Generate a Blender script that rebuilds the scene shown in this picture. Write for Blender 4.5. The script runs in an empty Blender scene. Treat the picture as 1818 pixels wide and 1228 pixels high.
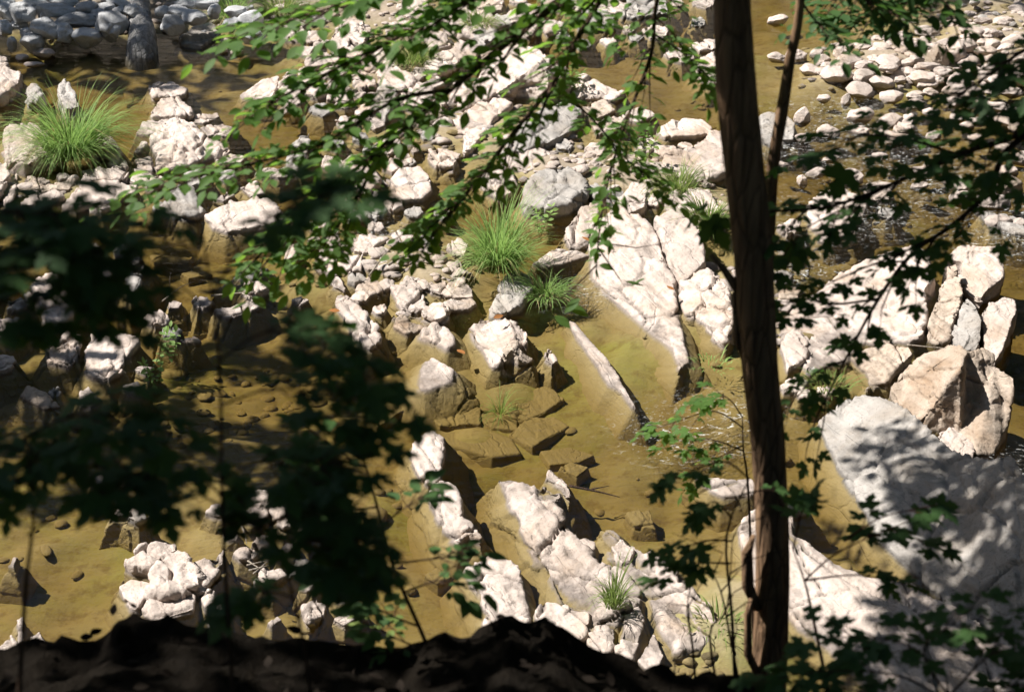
import bpy, bmesh, math, random
import numpy as np
from mathutils import Vector, Matrix
from mathutils.geometry import delaunay_2d_cdt

random.seed(7)
rng = np.random.default_rng(11)
C = bpy.context.scene.collection
SC = bpy.context.scene
R = math.radians

# ------------------------------------------------------------------ camera
CAM_H, PITCH, HALF = 6.0, R(27.0), R(16.0)
cam = bpy.data.cameras.new('camera')
cam.sensor_width = 36.0
cam.lens = 18.0 / math.tan(HALF)
cam.clip_start, cam.clip_end = 0.05, 400.0
cam.dof.use_dof = True
cam.dof.focus_distance = 12.0
cam.dof.aperture_fstop = 5.0
camo = bpy.data.objects.new('camera', cam)
C.objects.link(camo)
camo.location = (0, 0, CAM_H)
camo.rotation_euler = (R(90) - PITCH, 0, 0)
SC.camera = camo

# ------------------------------------------------------------------ sky, sun, exposure
SUN_EL = R(50)
sx, sy = -0.955, 0.295
hn = math.hypot(sx, sy)
SUN = Vector((sx / hn * math.cos(SUN_EL), sy / hn * math.cos(SUN_EL), math.sin(SUN_EL)))
world = bpy.data.worlds.new('World')
SC.world = world
world.use_nodes = True
wn = world.node_tree.nodes
sky = wn.new('ShaderNodeTexSky')
sky.sky_type = 'NISHITA'
sky.sun_disc = False
sky.sun_elevation = SUN_EL
sky.sun_rotation = math.atan2(SUN.x, SUN.y)
wn['Background'].inputs['Strength'].default_value = 0.06
world.node_tree.links.new(sky.outputs[0], wn['Background'].inputs[0])
sun = bpy.data.lights.new('sun', 'SUN')
sun.energy = 5.0
sun.angle = R(0.5)
sun.color = (1.0, 0.955, 0.89)
suno = bpy.data.objects.new('sun', sun)
C.objects.link(suno)
suno.rotation_euler = SUN.to_track_quat('Z', 'Y').to_euler()
suno.location = (-10, 8, 20)
SC.view_settings.view_transform = 'Standard'
SC.view_settings.look = 'None'
SC.view_settings.gamma = 1.0
SC.view_settings.exposure = 1.0
SC.cycles.max_bounces = 8
SC.cycles.transparent_max_bounces = 16
SC.cycles.caustics_reflective = False
SC.cycles.caustics_refractive = False

# ------------------------------------------------------------------ geometry of the view: turns a place in the photo into a place in the valley
TH = math.tan(HALF)
FW = Vector((0, math.cos(PITCH), -math.sin(PITCH)))
UP = Vector((0, math.sin(PITCH), math.cos(PITCH)))
CAMP = Vector((0, 0, CAM_H))
def ray(px, py):
    return FW + Vector((1, 0, 0)) * ((px - 909) / 909 * TH) + UP * ((614 - py) / 909 * TH)
def gnd(px, py, z=0.0):
    d = ray(px, py)
    return CAMP + d * ((z - CAM_H) / d.z)
def at(px, py, Y):
    d = ray(px, py)
    return CAMP + d * (Y / d.y)
def scale_at(p):                       # metres per photo pixel at a point
    return (Vector(p) - CAMP).dot(FW) * TH / 909
K = 620.0 / 1813.0
TILES = {1: (0, 0), 2: (600, 0), 3: (1200, 0), 4: (0, 400), 5: (600, 400), 6: (1200, 400),
         7: (0, 808), 8: (600, 808), 9: (1200, 808), 0: None}
def tp(t, x, y):
    if t == 0: return (x, y)
    ox, oy = TILES[t]
    return (ox + x * K, oy + y * K)

# ------------------------------------------------------------------ noise
def _h(ix, iy, iz):
    with np.errstate(over='ignore'):
        n = (ix.astype(np.int64) * 374761393 + iy.astype(np.int64) * 668265263 + iz.astype(np.int64) * 2147483647 * 3 + 1013904223) & 0xFFFFFFFF
        n = ((n ^ (n >> 13)) * 1274126177) & 0xFFFFFFFF
        n = ((n ^ (n >> 16)) * 2246822519) & 0xFFFFFFFF
        n = n ^ (n >> 15)
    return (n & 0xFFFFFF) / float(0xFFFFFF)
def vnoise(p):
    i = np.floor(p).astype(np.int64)
    f = p - i
    f = f * f * f * (f * (f * 6 - 15) + 10)
    r = 0
    for a in (0, 1):
        wx = f[:, 0] if a else 1 - f[:, 0]
        for b in (0, 1):
            wy = f[:, 1] if b else 1 - f[:, 1]
            for c in (0, 1):
                wz = f[:, 2] if c else 1 - f[:, 2]
                r = r + wx * wy * wz * _h(i[:, 0] + a, i[:, 1] + b, i[:, 2] + c)
    return r * 2 - 1
def fbm(p, oct=4, gain=0.5):
    a, s, q = 1.0, 0, np.array(p, dtype=float)
    for o in range(oct):
        s = s + a * vnoise(q + 17.3 * o)
        q = q * 2.03
        a *= gain
    return s
def voro(p):                            # F2 - F1 of a jittered grid
    i = np.floor(p).astype(np.int64)
    d1 = np.full(len(p), 9.0); d2 = np.full(len(p), 9.0)
    for a in (-1, 0, 1):
        for b in (-1, 0, 1):
            for c in (-1, 0, 1):
                j = i + np.array([a, b, c])
                q = j + np.stack([_h(j[:, 0], j[:, 1], j[:, 2]), _h(j[:, 0] + 91, j[:, 1] + 7, j[:, 2]), _h(j[:, 0], j[:, 1] + 53, j[:, 2] + 31)], 1)
                d = np.linalg.norm(q - p, axis=1)
                m = d < d1
                d2 = np.where(m, d1, np.minimum(d2, d)); d1 = np.where(m, d, d1)
    return d2 - d1

def facets(p):                          # every cell of a jittered grid gets a tilted flat of its own
    i = np.floor(p).astype(np.int64)
    d1 = np.full(len(p), 9.0); best = np.zeros((len(p), 3)); cell = np.zeros((len(p), 3), np.int64)
    for a in (-1, 0, 1):
        for b in (-1, 0, 1):
            for c in (-1, 0, 1):
                j = i + np.array([a, b, c])
                q = j + np.stack([_h(j[:, 0], j[:, 1], j[:, 2]), _h(j[:, 0] + 91, j[:, 1] + 7, j[:, 2]), _h(j[:, 0], j[:, 1] + 53, j[:, 2] + 31)], 1)
                d = np.linalg.norm(q - p, axis=1)
                m = d < d1
                d1 = np.where(m, d, d1); best[m] = q[m]; cell[m] = j[m]
    rv = np.stack([_h(cell[:, 0] + 5, cell[:, 1], cell[:, 2] + k) for k in (11, 23, 47)], 1) - .5
    st = _h(cell[:, 0], cell[:, 1] + 77, cell[:, 2] + 13) - .5
    return ((p - best) * rv).sum(1) * 1.6 + st * .55

# ------------------------------------------------------------------ objects
def tag(o, label=None, cat=None, group=None, kind=None):
    if label: o['label'] = label
    if cat: o['category'] = cat
    if group: o['group'] = group
    if kind: o['kind'] = kind
    return o
def thing(name, label, cat, loc=(0, 0, 0), group=None):
    o = bpy.data.objects.new(name, None)
    o.empty_display_size = 0.2
    C.objects.link(o)
    o.location = loc
    return tag(o, label, cat, group)
def obj(name, v, f, m, parent=None, smooth=True, origin=None):
    """v: (n,3) world points, f: list/array of faces; links ONE mesh object."""
    v = np.asarray(v, dtype=float)
    if parent is not None:
        off = np.array(parent.location)
        pp = parent.parent
        while pp is not None:
            off = off + np.array(pp.location); pp = pp.parent
    else:
        off = np.array(origin) if origin is not None else np.zeros(3)
    me = bpy.data.meshes.new(name)
    if isinstance(f, np.ndarray):
        n, k = f.shape
        me.vertices.add(len(v)); me.vertices.foreach_set('co', (v - off).astype(np.float32).ravel())
        me.loops.add(n * k); me.loops.foreach_set('vertex_index', f.astype(np.int32).ravel())
        me.polygons.add(n); me.polygons.foreach_set('loop_start', np.arange(0, n * k, k, dtype=np.int32))
        me.update(calc_edges=True)
        me.validate()
    else:
        me.from_pydata((v - off).tolist(), [], f)
        me.update()
    if smooth:
        me.polygons.foreach_set('use_smooth', np.ones(len(me.polygons), dtype=bool))
    me.materials.append(m)
    o = bpy.data.objects.new(name, me)
    C.objects.link(o)
    if parent is not None: o.parent = parent
    else: o.location = off
    return o

# ------------------------------------------------------------------ materials
class NT:
    def __init__(s, name):
        s.m = bpy.data.materials.new(name); s.m.use_nodes = True
        s.t = s.m.node_tree; s.n = s.t.nodes
        s.out = s.n['Material Output']; s.b = s.n['Principled BSDF']
    def new(s, typ, **kw):
        n = s.n.new(typ)
        for k, v in kw.items(): setattr(n, k, v)
        return n
    def link(s, a, b): s.t.links.new(a, b)
    def noise(s, vec, scale, detail=5, rough=0.55, dist=0.0):
        n = s.new('ShaderNodeTexNoise'); s.link(vec, n.inputs['Vector'])
        n.inputs['Scale'].default_value = scale; n.inputs['Detail'].default_value = detail
        n.inputs['Roughness'].default_value = rough; n.inputs['Distortion'].default_value = dist
        return n.outputs['Fac']
    def ramp(s, fac, *stops):
        r = s.new('ShaderNodeValToRGB'); s.link(fac, r.inputs[0])
        e = r.color_ramp.elements
        while len(e) < len(stops): e.new(0.5)
        for i, (p, c) in enumerate(stops):
            e[i].position = p
            e[i].color = (c, c, c, 1) if isinstance(c, (int, float)) else (*c, 1)
        return r.outputs[0]
    def mix(s, fac, a, b, mode='MIX'):
        m = s.new('ShaderNodeMix', data_type='RGBA', blend_type=mode)
        for sock, val in ((m.inputs[0], fac), (m.inputs[6], a), (m.inputs[7], b)):
            if isinstance(val, (int, float)): sock.default_value = val
            elif isinstance(val, tuple): sock.default_value = (*val, 1)
            else: s.link(val, sock)
        return m.outputs[2]
    def pos(s): return s.new('ShaderNodeNewGeometry').outputs['Position']
    def along(s, vec, scale, ang):            # turn first, then stretch along the bedding
        return s.mapping(s.mapping(vec, (1, 1, 1), (0, 0, -ang)), scale)
    def mapping(s, vec, scale, rot=(0, 0, 0)):
        m = s.new('ShaderNodeMapping'); s.link(vec, m.inputs[0])
        m.inputs['Scale'].default_value = scale; m.inputs['Rotation'].default_value = rot
        return m.outputs[0]
    def bump(s, h, dist, strength=1.0, normal=None):
        b = s.new('ShaderNodeBump'); s.link(h, b.inputs['Height'])
        b.inputs['Distance'].default_value = dist; b.inputs['Strength'].default_value = strength
        if normal: s.link(normal, b.inputs['Normal'])
        return b.outputs[0]

STRIKE = R(-68)
def rock_mat(name, light, mid, dark, rust, rustamt):
    t = NT(name)
    p = t.pos()
    streak = t.noise(t.along(p, (1.8, 13, 9), STRIKE), 1.0, 6, 0.6, 0.5)
    base = t.mix(t.ramp(t.noise(p, 2.6, 6, 0.62), (0.34, 0.0), (0.66, 1.0)), mid, light)
    base = t.mix(t.ramp(streak, (0.33, 0.42), (0.50, 0.0)), base, dark)
    base = t.mix(t.ramp(t.noise(p, 1.7, 5, 0.6, 0.8), (0.5, 0.0), (0.68, rustamt)), base, rust)
    base = t.mix(t.ramp(t.noise(p, 38, 4, 0.75), (0.30, 0.7), (0.46, 0.0)), base, dark)
    base = t.mix(t.ramp(t.noise(t.along(p, (3, 7, 7), STRIKE), 1.6, 5, 0.65, 0.6), (0.54, 0.0), (0.64, 0.35)), base, mid)
    vo = t.new('ShaderNodeTexVoronoi', feature='DISTANCE_TO_EDGE')
    warp = t.mix(0.22, t.along(p, (0.5, 1.5, 1.2), STRIKE), t.new('ShaderNodeTexNoise').outputs['Color'], 'ADD')
    t.link(warp, vo.inputs['Vector']); vo.inputs['Scale'].default_value = 1.5
    crack = t.ramp(vo.outputs['Distance'], (0.0, 0.0), (0.016, 1.0))
    rnd = t.new('ShaderNodeObjectInfo').outputs['Random']
    base = t.mix(1.0, base, t.ramp(rnd, (0.0, 0.82), (0.5, 0.98), (1.0, 1.06)), 'MULTIPLY')
    sep = t.new('ShaderNodeSeparateXYZ'); t.link(p, sep.inputs[0])
    wz = t.new('ShaderNodeMath', operation='MULTIPLY_ADD'); t.link(t.noise(p, 9, 3), wz.inputs[0]); wz.inputs[1].default_value = -0.05; t.link(sep.outputs['Z'], wz.inputs[2])
    wet = t.new('ShaderNodeMapRange'); t.link(wz.outputs[0], wet.inputs[0])
    wet.inputs[1].default_value = -0.02; wet.inputs[2].default_value = 0.0
    wet.inputs[3].default_value = 0.5; wet.inputs[4].default_value = 1.0
    base = t.mix(1.0, base, wet.outputs[0], 'MULTIPLY')
    silt = t.new('ShaderNodeMapRange'); t.link(sep.outputs['Z'], silt.inputs[0])
    silt.inputs[1].default_value = 0.003; silt.inputs[2].default_value = -0.022
    base = t.mix(silt.outputs[0], base, t.mix(t.noise(p, 4, 5, 0.65), (0.23, 0.178, 0.082), (0.30, 0.235, 0.115)))
    t.link(base, t.b.inputs['Base Color'])
    t.b.inputs['Roughness'].default_value = 0.85
    t.b.inputs['Specular IOR Level'].default_value = 0.25
    n1 = t.bump(streak, 0.022, 0.8)
    n2 = t.bump(t.noise(p, 42, 8, 0.75), 0.014, 0.9, n1)
    n2 = t.bump(crack, 0.02, 0.4, n2)
    t.link(n2, t.b.inputs['Normal'])
    return t.m
M_PALE = rock_mat('pale_rock', (0.62, 0.53, 0.475), (0.47, 0.395, 0.345), (0.24, 0.195, 0.16), (0.36, 0.24, 0.14), 0.5)
M_GREY = rock_mat('grey_rock', (0.45, 0.42, 0.39), (0.33, 0.305, 0.28), (0.16, 0.145, 0.13), (0.26, 0.19, 0.12), 0.4)
M_BROWN = rock_mat('brown_rock', (0.50, 0.42, 0.35), (0.36, 0.285, 0.22), (0.16, 0.115, 0.08), (0.26, 0.155, 0.08), 0.7)
M_SUNK = rock_mat('silted_rock', (0.24, 0.19, 0.095), (0.20, 0.155, 0.075), (0.13, 0.10, 0.045), (0.24, 0.17, 0.06), 0.5)
M_BANK_SKYLIT = rock_mat('bank_stone_skylit', (0.55, 0.555, 0.56), (0.42, 0.425, 0.43), (0.22, 0.22, 0.22), (0.34, 0.31, 0.28), 0.3)  # grey stone lightened in colour to stand in for blue sky light
MATS = {'bank': M_BANK_SKYLIT, 'pale': M_PALE, 'grey': M_GREY, 'brown': M_BROWN, 'sunk': M_SUNK}

def bed_mat():
    t = NT('stream_bed'); p = t.pos()
    c = t.mix(t.ramp(t.noise(p, 1.1, 5, 0.6), (0.38, 0.0), (0.62, 1.0)), (0.285, 0.225, 0.112), (0.24, 0.20, 0.095))
    c = t.mix(t.ramp(t.noise(p, 0.7, 4, 0.6, 0.5), (0.52, 0.0), (0.7, 0.75)), c, (0.22, 0.23, 0.055))
    c = t.mix(t.ramp(t.noise(p, 9, 6, 0.7), (0.36, 0.6), (0.5, 0.0)), c, (0.14, 0.095, 0.04))
    sep = t.new('ShaderNodeSeparateXYZ'); t.link(p, sep.inputs[0])
    dry = t.new('ShaderNodeMapRange'); t.link(sep.outputs['Z'], dry.inputs[0])
    dry.inputs[1].default_value = -0.02; dry.inputs[2].default_value = 0.07
    c = t.mix(dry.outputs[0], c, t.mix(t.noise(p, 22, 4, 0.7), (0.13, 0.10, 0.07), (0.42, 0.35, 0.27)))
    t.link(c, t.b.inputs['Base Color']); t.b.inputs['Roughness'].default_value = 0.95
    t.b.inputs['Specular IOR Level'].default_value = 0.1
    n1 = t.bump(t.noise(p, 14, 6, 0.7), 0.014, 0.8)
    n2 = t.bump(t.noise(t.mapping(p, (3, 14, 3), (0, 0, R(8))), 1.0, 4, 0.6, 0.7), 0.02, 0.6, n1)
    t.link(n2, t.b.inputs['Normal'])
    return t.m
M_BED = bed_mat()

def water_mat():
    t = NT('creek_water'); p = t.pos()
    t.n.remove(t.b)
    at_ = t.new('ShaderNodeAttribute', attribute_name='riffle').outputs['Fac']
    w1 = t.noise(t.mapping(p, (1.0, 2.2, 1.0)), 4.0, 4, 0.55, 0.3)
    w2 = t.noise(t.mapping(p, (1.0, 1.8, 1.0)), 19.0, 4, 0.6, 0.5)
    nb = t.bump(w1, 0.02, 0.35)
    st = t.new('ShaderNodeMath', operation='MULTIPLY_ADD'); t.link(at_, st.inputs[0])
    st.inputs[1].default_value = 0.6; st.inputs[2].default_value = 0.05
    b2 = t.new('ShaderNodeBump'); t.link(w2, b2.inputs['Height']); b2.inputs['Distance'].default_value = 0.03
    t.link(st.outputs[0], b2.inputs['Strength']); t.link(nb, b2.inputs['Normal'])
    fr = t.new('ShaderNodeFresnel'); fr.inputs['IOR'].default_value = 1.33; t.link(b2.outputs[0], fr.inputs['Normal'])
    tr = t.new('ShaderNodeBsdfTransparent')
    gl = t.new('ShaderNodeBsdfGlossy'); gl.inputs['Roughness'].default_value = 0.04; t.link(b2.outputs[0], gl.inputs['Normal'])
    mx = t.new('ShaderNodeMixShader'); t.link(fr.outputs[0], mx.inputs[0]); t.link(tr.outputs[0], mx.inputs[1]); t.link(gl.outputs[0], mx.inputs[2])
    # broken white water in the riffles
    fo = t.ramp(t.noise(t.mapping(p, (1.0, 1.6, 1.0), (0, 0, R(-20))), 16.0, 5, 0.75, 1.2), (0.56, 0.0), (0.68, 0.9))
    fm = t.new('ShaderNodeMath', operation='MULTIPLY'); t.link(fo, fm.inputs[0]); t.link(at_, fm.inputs[1])
    df = t.new('ShaderNodeBsdfDiffuse'); df.inputs['Color'].default_value = (0.75, 0.76, 0.74, 1)
    m2 = t.new('ShaderNodeMixShader'); t.link(fm.outputs[0], m2.inputs[0]); t.link(mx.outputs[0], m2.inputs[1]); t.link(df.outputs[0], m2.inputs[2])
    t.link(m2.outputs[0], t.out.inputs['Surface'])
    va = t.new('ShaderNodeVolumeAbsorption')
    va.inputs['Color'].default_value = (0.77, 0.715, 0.52, 1); va.inputs['Density'].default_value = 4.2
    t.link(va.outputs[0], t.out.inputs['Volume'])
    return t.m
M_WATER = water_mat()

def leaf_mat(name, a, b, trans, amt=0.45):
    t = NT(name); p = t.pos()
    c = t.mix(t.ramp(t.noise(p, 5.0, 3), (0.35, 0.0), (0.65, 1.0)), a, b)
    t.link(c, t.b.inputs['Base Color']); t.b.inputs['Roughness'].default_value = 0.6
    t.b.inputs['Specular IOR Level'].default_value = 0.2
    tl = t.new('ShaderNodeBsdfTranslucent'); tl.inputs['Color'].default_value = (*trans, 1)
    mx = t.new('ShaderNodeMixShader'); mx.inputs[0].default_value = amt
    t.link(t.b.outputs[0], mx.inputs[1]); t.link(tl.outputs[0], mx.inputs[2]); t.link(mx.outputs[0], t.out.inputs['Surface'])
    return t.m
M_BEECH = leaf_mat('beech_leaf', (0.06, 0.12, 0.03), (0.09, 0.17, 0.04), (0.26, 0.46, 0.06))
M_MAPLE = leaf_mat('maple_leaf', (0.04, 0.085, 0.03), (0.06, 0.12, 0.035), (0.10, 0.22, 0.04), 0.35)
M_CANOPY = leaf_mat('canopy_leaf', (0.04, 0.08, 0.025), (0.06, 0.11, 0.03), (0.06, 0.12, 0.03), 0.25)
M_GRASS = leaf_mat('sedge_blade', (0.17, 0.29, 0.08), (0.27, 0.39, 0.13), (0.32, 0.50, 0.13), 0.4)
M_STRAW = leaf_mat('dead_blade', (0.34, 0.27, 0.13), (0.42, 0.35, 0.19), (0.3, 0.24, 0.1), 0.3)
M_WEED = leaf_mat('weed_leaf', (0.13, 0.20, 0.05), (0.20, 0.26, 0.08), (0.24, 0.33, 0.08), 0.4)

def bark_mat(name, a, b, sc=1.0):
    t = NT(name); p = t.pos()
    n = t.noise(t.mapping(p, (26 * sc, 26 * sc, 3.2)), 1.0, 6, 0.65, 0.4)
    c = t.mix(t.ramp(n, (0.32, 0.0), (0.62, 1.0)), a, b)
    vo = t.new('ShaderNodeTexVoronoi', feature='DISTANCE_TO_EDGE')
    t.link(t.mix(0.25, t.mapping(p, (30 * sc, 30 * sc, 6)), t.new('ShaderNodeTexNoise').outputs['Color'], 'ADD'), vo.inputs['Vector']); vo.inputs['Scale'].default_value = 1.0
    plate = t.ramp(vo.outputs['Distance'], (0.0, 0.0), (0.16, 1.0))
    c = t.mix(t.ramp(vo.outputs['Distance'], (0.0, 0.55), (0.07, 0.0)), c, tuple(q * .5 for q in a))
    t.link(c, t.b.inputs['Base Color']); t.b.inputs['Roughness'].default_value = 0.9
    t.b.inputs['Specular IOR Level'].default_value = 0.15
    t.link(t.bump(plate, 0.007, 0.8, t.bump(n, 0.02, 0.9)), t.b.inputs['Normal'])
    return t.m
M_BARK = bark_mat('trunk_bark', (0.10, 0.062, 0.038), (0.29, 0.18, 0.105))
M_TWIG = bark_mat('twig_bark', (0.05, 0.03, 0.022), (0.12, 0.075, 0.05), 3)
M_REDTWIG = bark_mat('red_twig_bark', (0.12, 0.035, 0.025), (0.2, 0.07, 0.045), 3)
M_DRIFT = bark_mat('driftwood', (0.28, 0.23, 0.18), (0.52, 0.46, 0.38), 3)
M_LOG = bark_mat('weathered_log', (0.16, 0.155, 0.15), (0.36, 0.35, 0.34), 0.6)
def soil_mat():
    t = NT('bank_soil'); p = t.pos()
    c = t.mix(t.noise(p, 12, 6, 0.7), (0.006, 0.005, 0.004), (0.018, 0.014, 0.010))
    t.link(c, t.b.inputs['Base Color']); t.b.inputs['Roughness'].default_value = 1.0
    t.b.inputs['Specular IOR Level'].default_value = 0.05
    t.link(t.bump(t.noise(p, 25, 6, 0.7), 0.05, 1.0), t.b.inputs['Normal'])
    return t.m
M_SOIL = soil_mat()
def plain(name, c, rough=0.8):
    t = NT(name); p = t.pos()
    t.link(t.mix(t.noise(p, 30, 4), tuple(x * 0.7 for x in c), c), t.b.inputs['Base Color'])
    t.b.inputs['Roughness'].default_value = rough; t.b.inputs['Specular IOR Level'].default_value = 0.05
    return t.m
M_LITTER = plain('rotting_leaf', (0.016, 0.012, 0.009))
M_DEAD = plain('dead_leaf', (0.30, 0.13, 0.045))

# ------------------------------------------------------------------ the setting: bed, water, near bank
BUMPS = [  # photo place, half-width and half-depth in metres, height
    (120, 10, 2.6, 1.3, 0.32), (420, -10, 1.8, 1.2, 0.27), (760, 60, 1.3, 1.9, 0.25), (700, 400, .8, .8, .12), (660, 250, .6, .7, .16), (1080, 300, .8, .7, .17), (640, 140, .5, 0.7, 0.14),
    (900, 230, 1.0, 1.2, 0.20), (1620, 120, 1.7, 1.3, 0.22), (1800, 40, 1.7, 2.2, 0.24), (1400, -40, 2, .8, 0.12), (60, 330, 1.1, .9, 0.22),
    (780, 500, 0.8, 0.8, 0.14), (1220, 340, 0.9, 0.9, 0.16), (1330, 520, 0.5, 1.6, 0.12), (1480, 560, 0.7, 1.2, 0.12), (250, 340, 1.0, 0.5, 0.08),
    (1250, 1120, 0.6, 1.0, 0.12), (1500, 1060, 1.0, 0.8, 0.12), (1120, 600, 0.9, 1.0, 0.08), (700, 440, 0.7, 0.6, 0.09), (480, 960, .5, .4, 0.08)]
BUMPS = [(gnd(a, b), w, d, h) for a, b, w, d, h in BUMPS]
def bed_z(x, y):
    p = np.stack([x, y, np.zeros_like(x)], 1)
    z = -0.20 + 0.07 * fbm(p * 0.7 + 5.1, 3) + 0.035 * fbm(p * 3.1, 3)
    z = z - 0.02 * np.exp(-((voro(p * np.array([2.2, 2.8, 1])) / 0.10) ** 2))
    for c, w, d, h in BUMPS:
        z = z + h * np.exp(-(((x - c.x) / w) ** 2 + ((y - c.y) / d) ** 2))
    far = np.clip((y - 22.5) / 8, 0, None)
    z = z + 1.5 * far ** 1.3
    z = z + 0.6 * np.clip((np.abs(x) - 9) / 6, 0, None) ** 1.4
    return z
def grid(xs, ys):
    X, Y = np.meshgrid(xs, ys)
    nx, ny = len(xs), len(ys)
    i = np.arange(nx * ny).reshape(ny, nx)
    f = np.stack([i[:-1, :-1].ravel(), i[:-1, 1:].ravel(), i[1:, 1:].ravel(), i[1:, :-1].ravel()], 1)
    return X.ravel(), Y.ravel(), f
bx = np.concatenate([np.linspace(-60, -8, 40)[:-1], np.arange(-8, 8, 0.065), np.linspace(8, 60, 40)])
by = np.concatenate([np.linspace(-30, 5, 20)[:-1], np.arange(5, 23, 0.065), np.linspace(23, 110, 60)])
X, Y, F = grid(bx, by)
Z = bed_z(X, Y)
tag(obj('creek_bed', np.stack([X, Y, Z], 1), F, M_BED), kind='structure')

RIFF = [(1520, 235, .8, .9), (1480, 190, .5, .4), (1400, 260, .4, .4), (1640, 300, .9, .7), (1720, 350, .8, .7), (1580, 290, .8, .5), (1420, 470, .35, .5), (1215, 770, .38, .35),
        (1030, 520, .3, .25), (1790, 420, .6, .6), (1280, 740, .35, .3), (1500, 380, .7, .5), (690, 420, .25, .25), (1810, 860, .3, .5)]
RIFF = [(gnd(a, b), w, d) for a, b, w, d in RIFF]
wx = np.concatenate([np.linspace(-16, -7, 20)[:-1], np.arange(-7, 7, 0.07), np.linspace(7, 16, 20)])
wy = np.concatenate([np.arange(5.5, 22, 0.07), np.linspace(22, 30, 12)])
X, Y, F = grid(wx, wy)
rif = np.zeros_like(X)
for c, w, d in RIFF:
    rif = np.maximum(rif, np.exp(-(((X - c.x) / w) ** 2 + ((Y - c.y) / d) ** 2)))
P = np.stack([X, Y, 0 * X], 1)
Z = 0.003 * fbm(P * 2.0, 2) + rif * 0.022 * fbm(P * 7.0, 3)
nX, nY = len(wx), len(wy)
top = np.stack([X, Y, Z], 1)
low = top.copy(); low[:, 2] = -3.0
nt_ = len(top)
faces = F.tolist()
i = np.arange(nt_).reshape(nY, nX)
rim = np.concatenate([i[0, :], i[1:, -1], i[-1, -2::-1], i[-2:0:-1, 0]])
used = {int(v): nt_ + k for k, v in enumerate(rim)}
for k in range(len(rim)):
    a, b = int(rim[k]), int(rim[(k + 1) % len(rim)])
    faces.append([b, a, used[a], used[b]])
faces.append([nt_ + k for k in range(len(rim))][::-1])
wat = obj('creek_water', np.concatenate([top, low[rim]]), faces, M_WATER)
at_r = wat.data.attributes.new('riffle', 'FLOAT', 'POINT')
at_r.data.foreach_set('value', np.concatenate([rif, np.zeros(len(rim))]).astype(np.float32))
tag(wat, kind='structure')

# near bank: its lumpy brow is the dark line along the foot of the photo
BROW = [(-900, 1180), (-200, 1170), (0, 1160), (100, 1142), (170, 1138), (215, 1098), (260, 1100), (330, 1112), (450, 1120), (560, 1128), (640, 1140), (720, 1156), (790, 1128),
        (850, 1108), (900, 1082), (945, 1108), (975, 1105), (1005, 1130), (1050, 1156), (1110, 1164), (1150, 1182), (1200, 1190), (1260, 1196), (1330, 1196), (1400, 1240), (1500, 1262), (1650, 1250), (1818, 1225), (2100, 1200), (2800, 1180)]
YB = 3.5
bp = [at(a, b, YB) for a, b in BROW]
xs = np.concatenate([np.linspace(-12, -1.7, 60)[:-1], np.arange(-1.7, 1.7, 0.02), np.linspace(1.7, 12, 60)])
ys = np.concatenate([np.linspace(-14, 1.5, 30)[:-1], np.arange(1.5, 5.6, 0.04), np.linspace(5.6, 8, 10)])
X, Y, F = grid(xs, ys)
zb = np.interp(X, [p.x for p in bp], [p.z for p in bp])
P = np.stack([X, Y, 0 * X], 1)
zflat = 4.35 + 0.08 * fbm(P * 0.9, 3)
back = np.clip((YB - 0.1 - Y) / 2.2, 0, 1)
zt = np.where(Y < YB, zb + 0.0 * back, zb - (Y - YB) * 1.75 - 0.25 * np.clip((Y - YB) / 0.2, 0, 1))
zt = np.where(Y < YB, zb * (1 - back) + zflat * back, zt)
under = 6 - Y * math.tan(R(37.5)) - 0.12            # keeps the ground behind the brow below the line of sight
zt = np.where((Y < YB) & (Y > 1.2), np.minimum(zt, np.maximum(zb + (YB - Y) * 0.62, zb)), zt)
Z = np.maximum(zt + 0.025 * fbm(P * 9, 3) + 0.012 * fbm(P * 40, 2), -1.5)
BANK = (X, Y, Z)
tag(obj('near_bank', np.stack([X, Y, Z], 1), F, M_SOIL), kind='structure')

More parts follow.
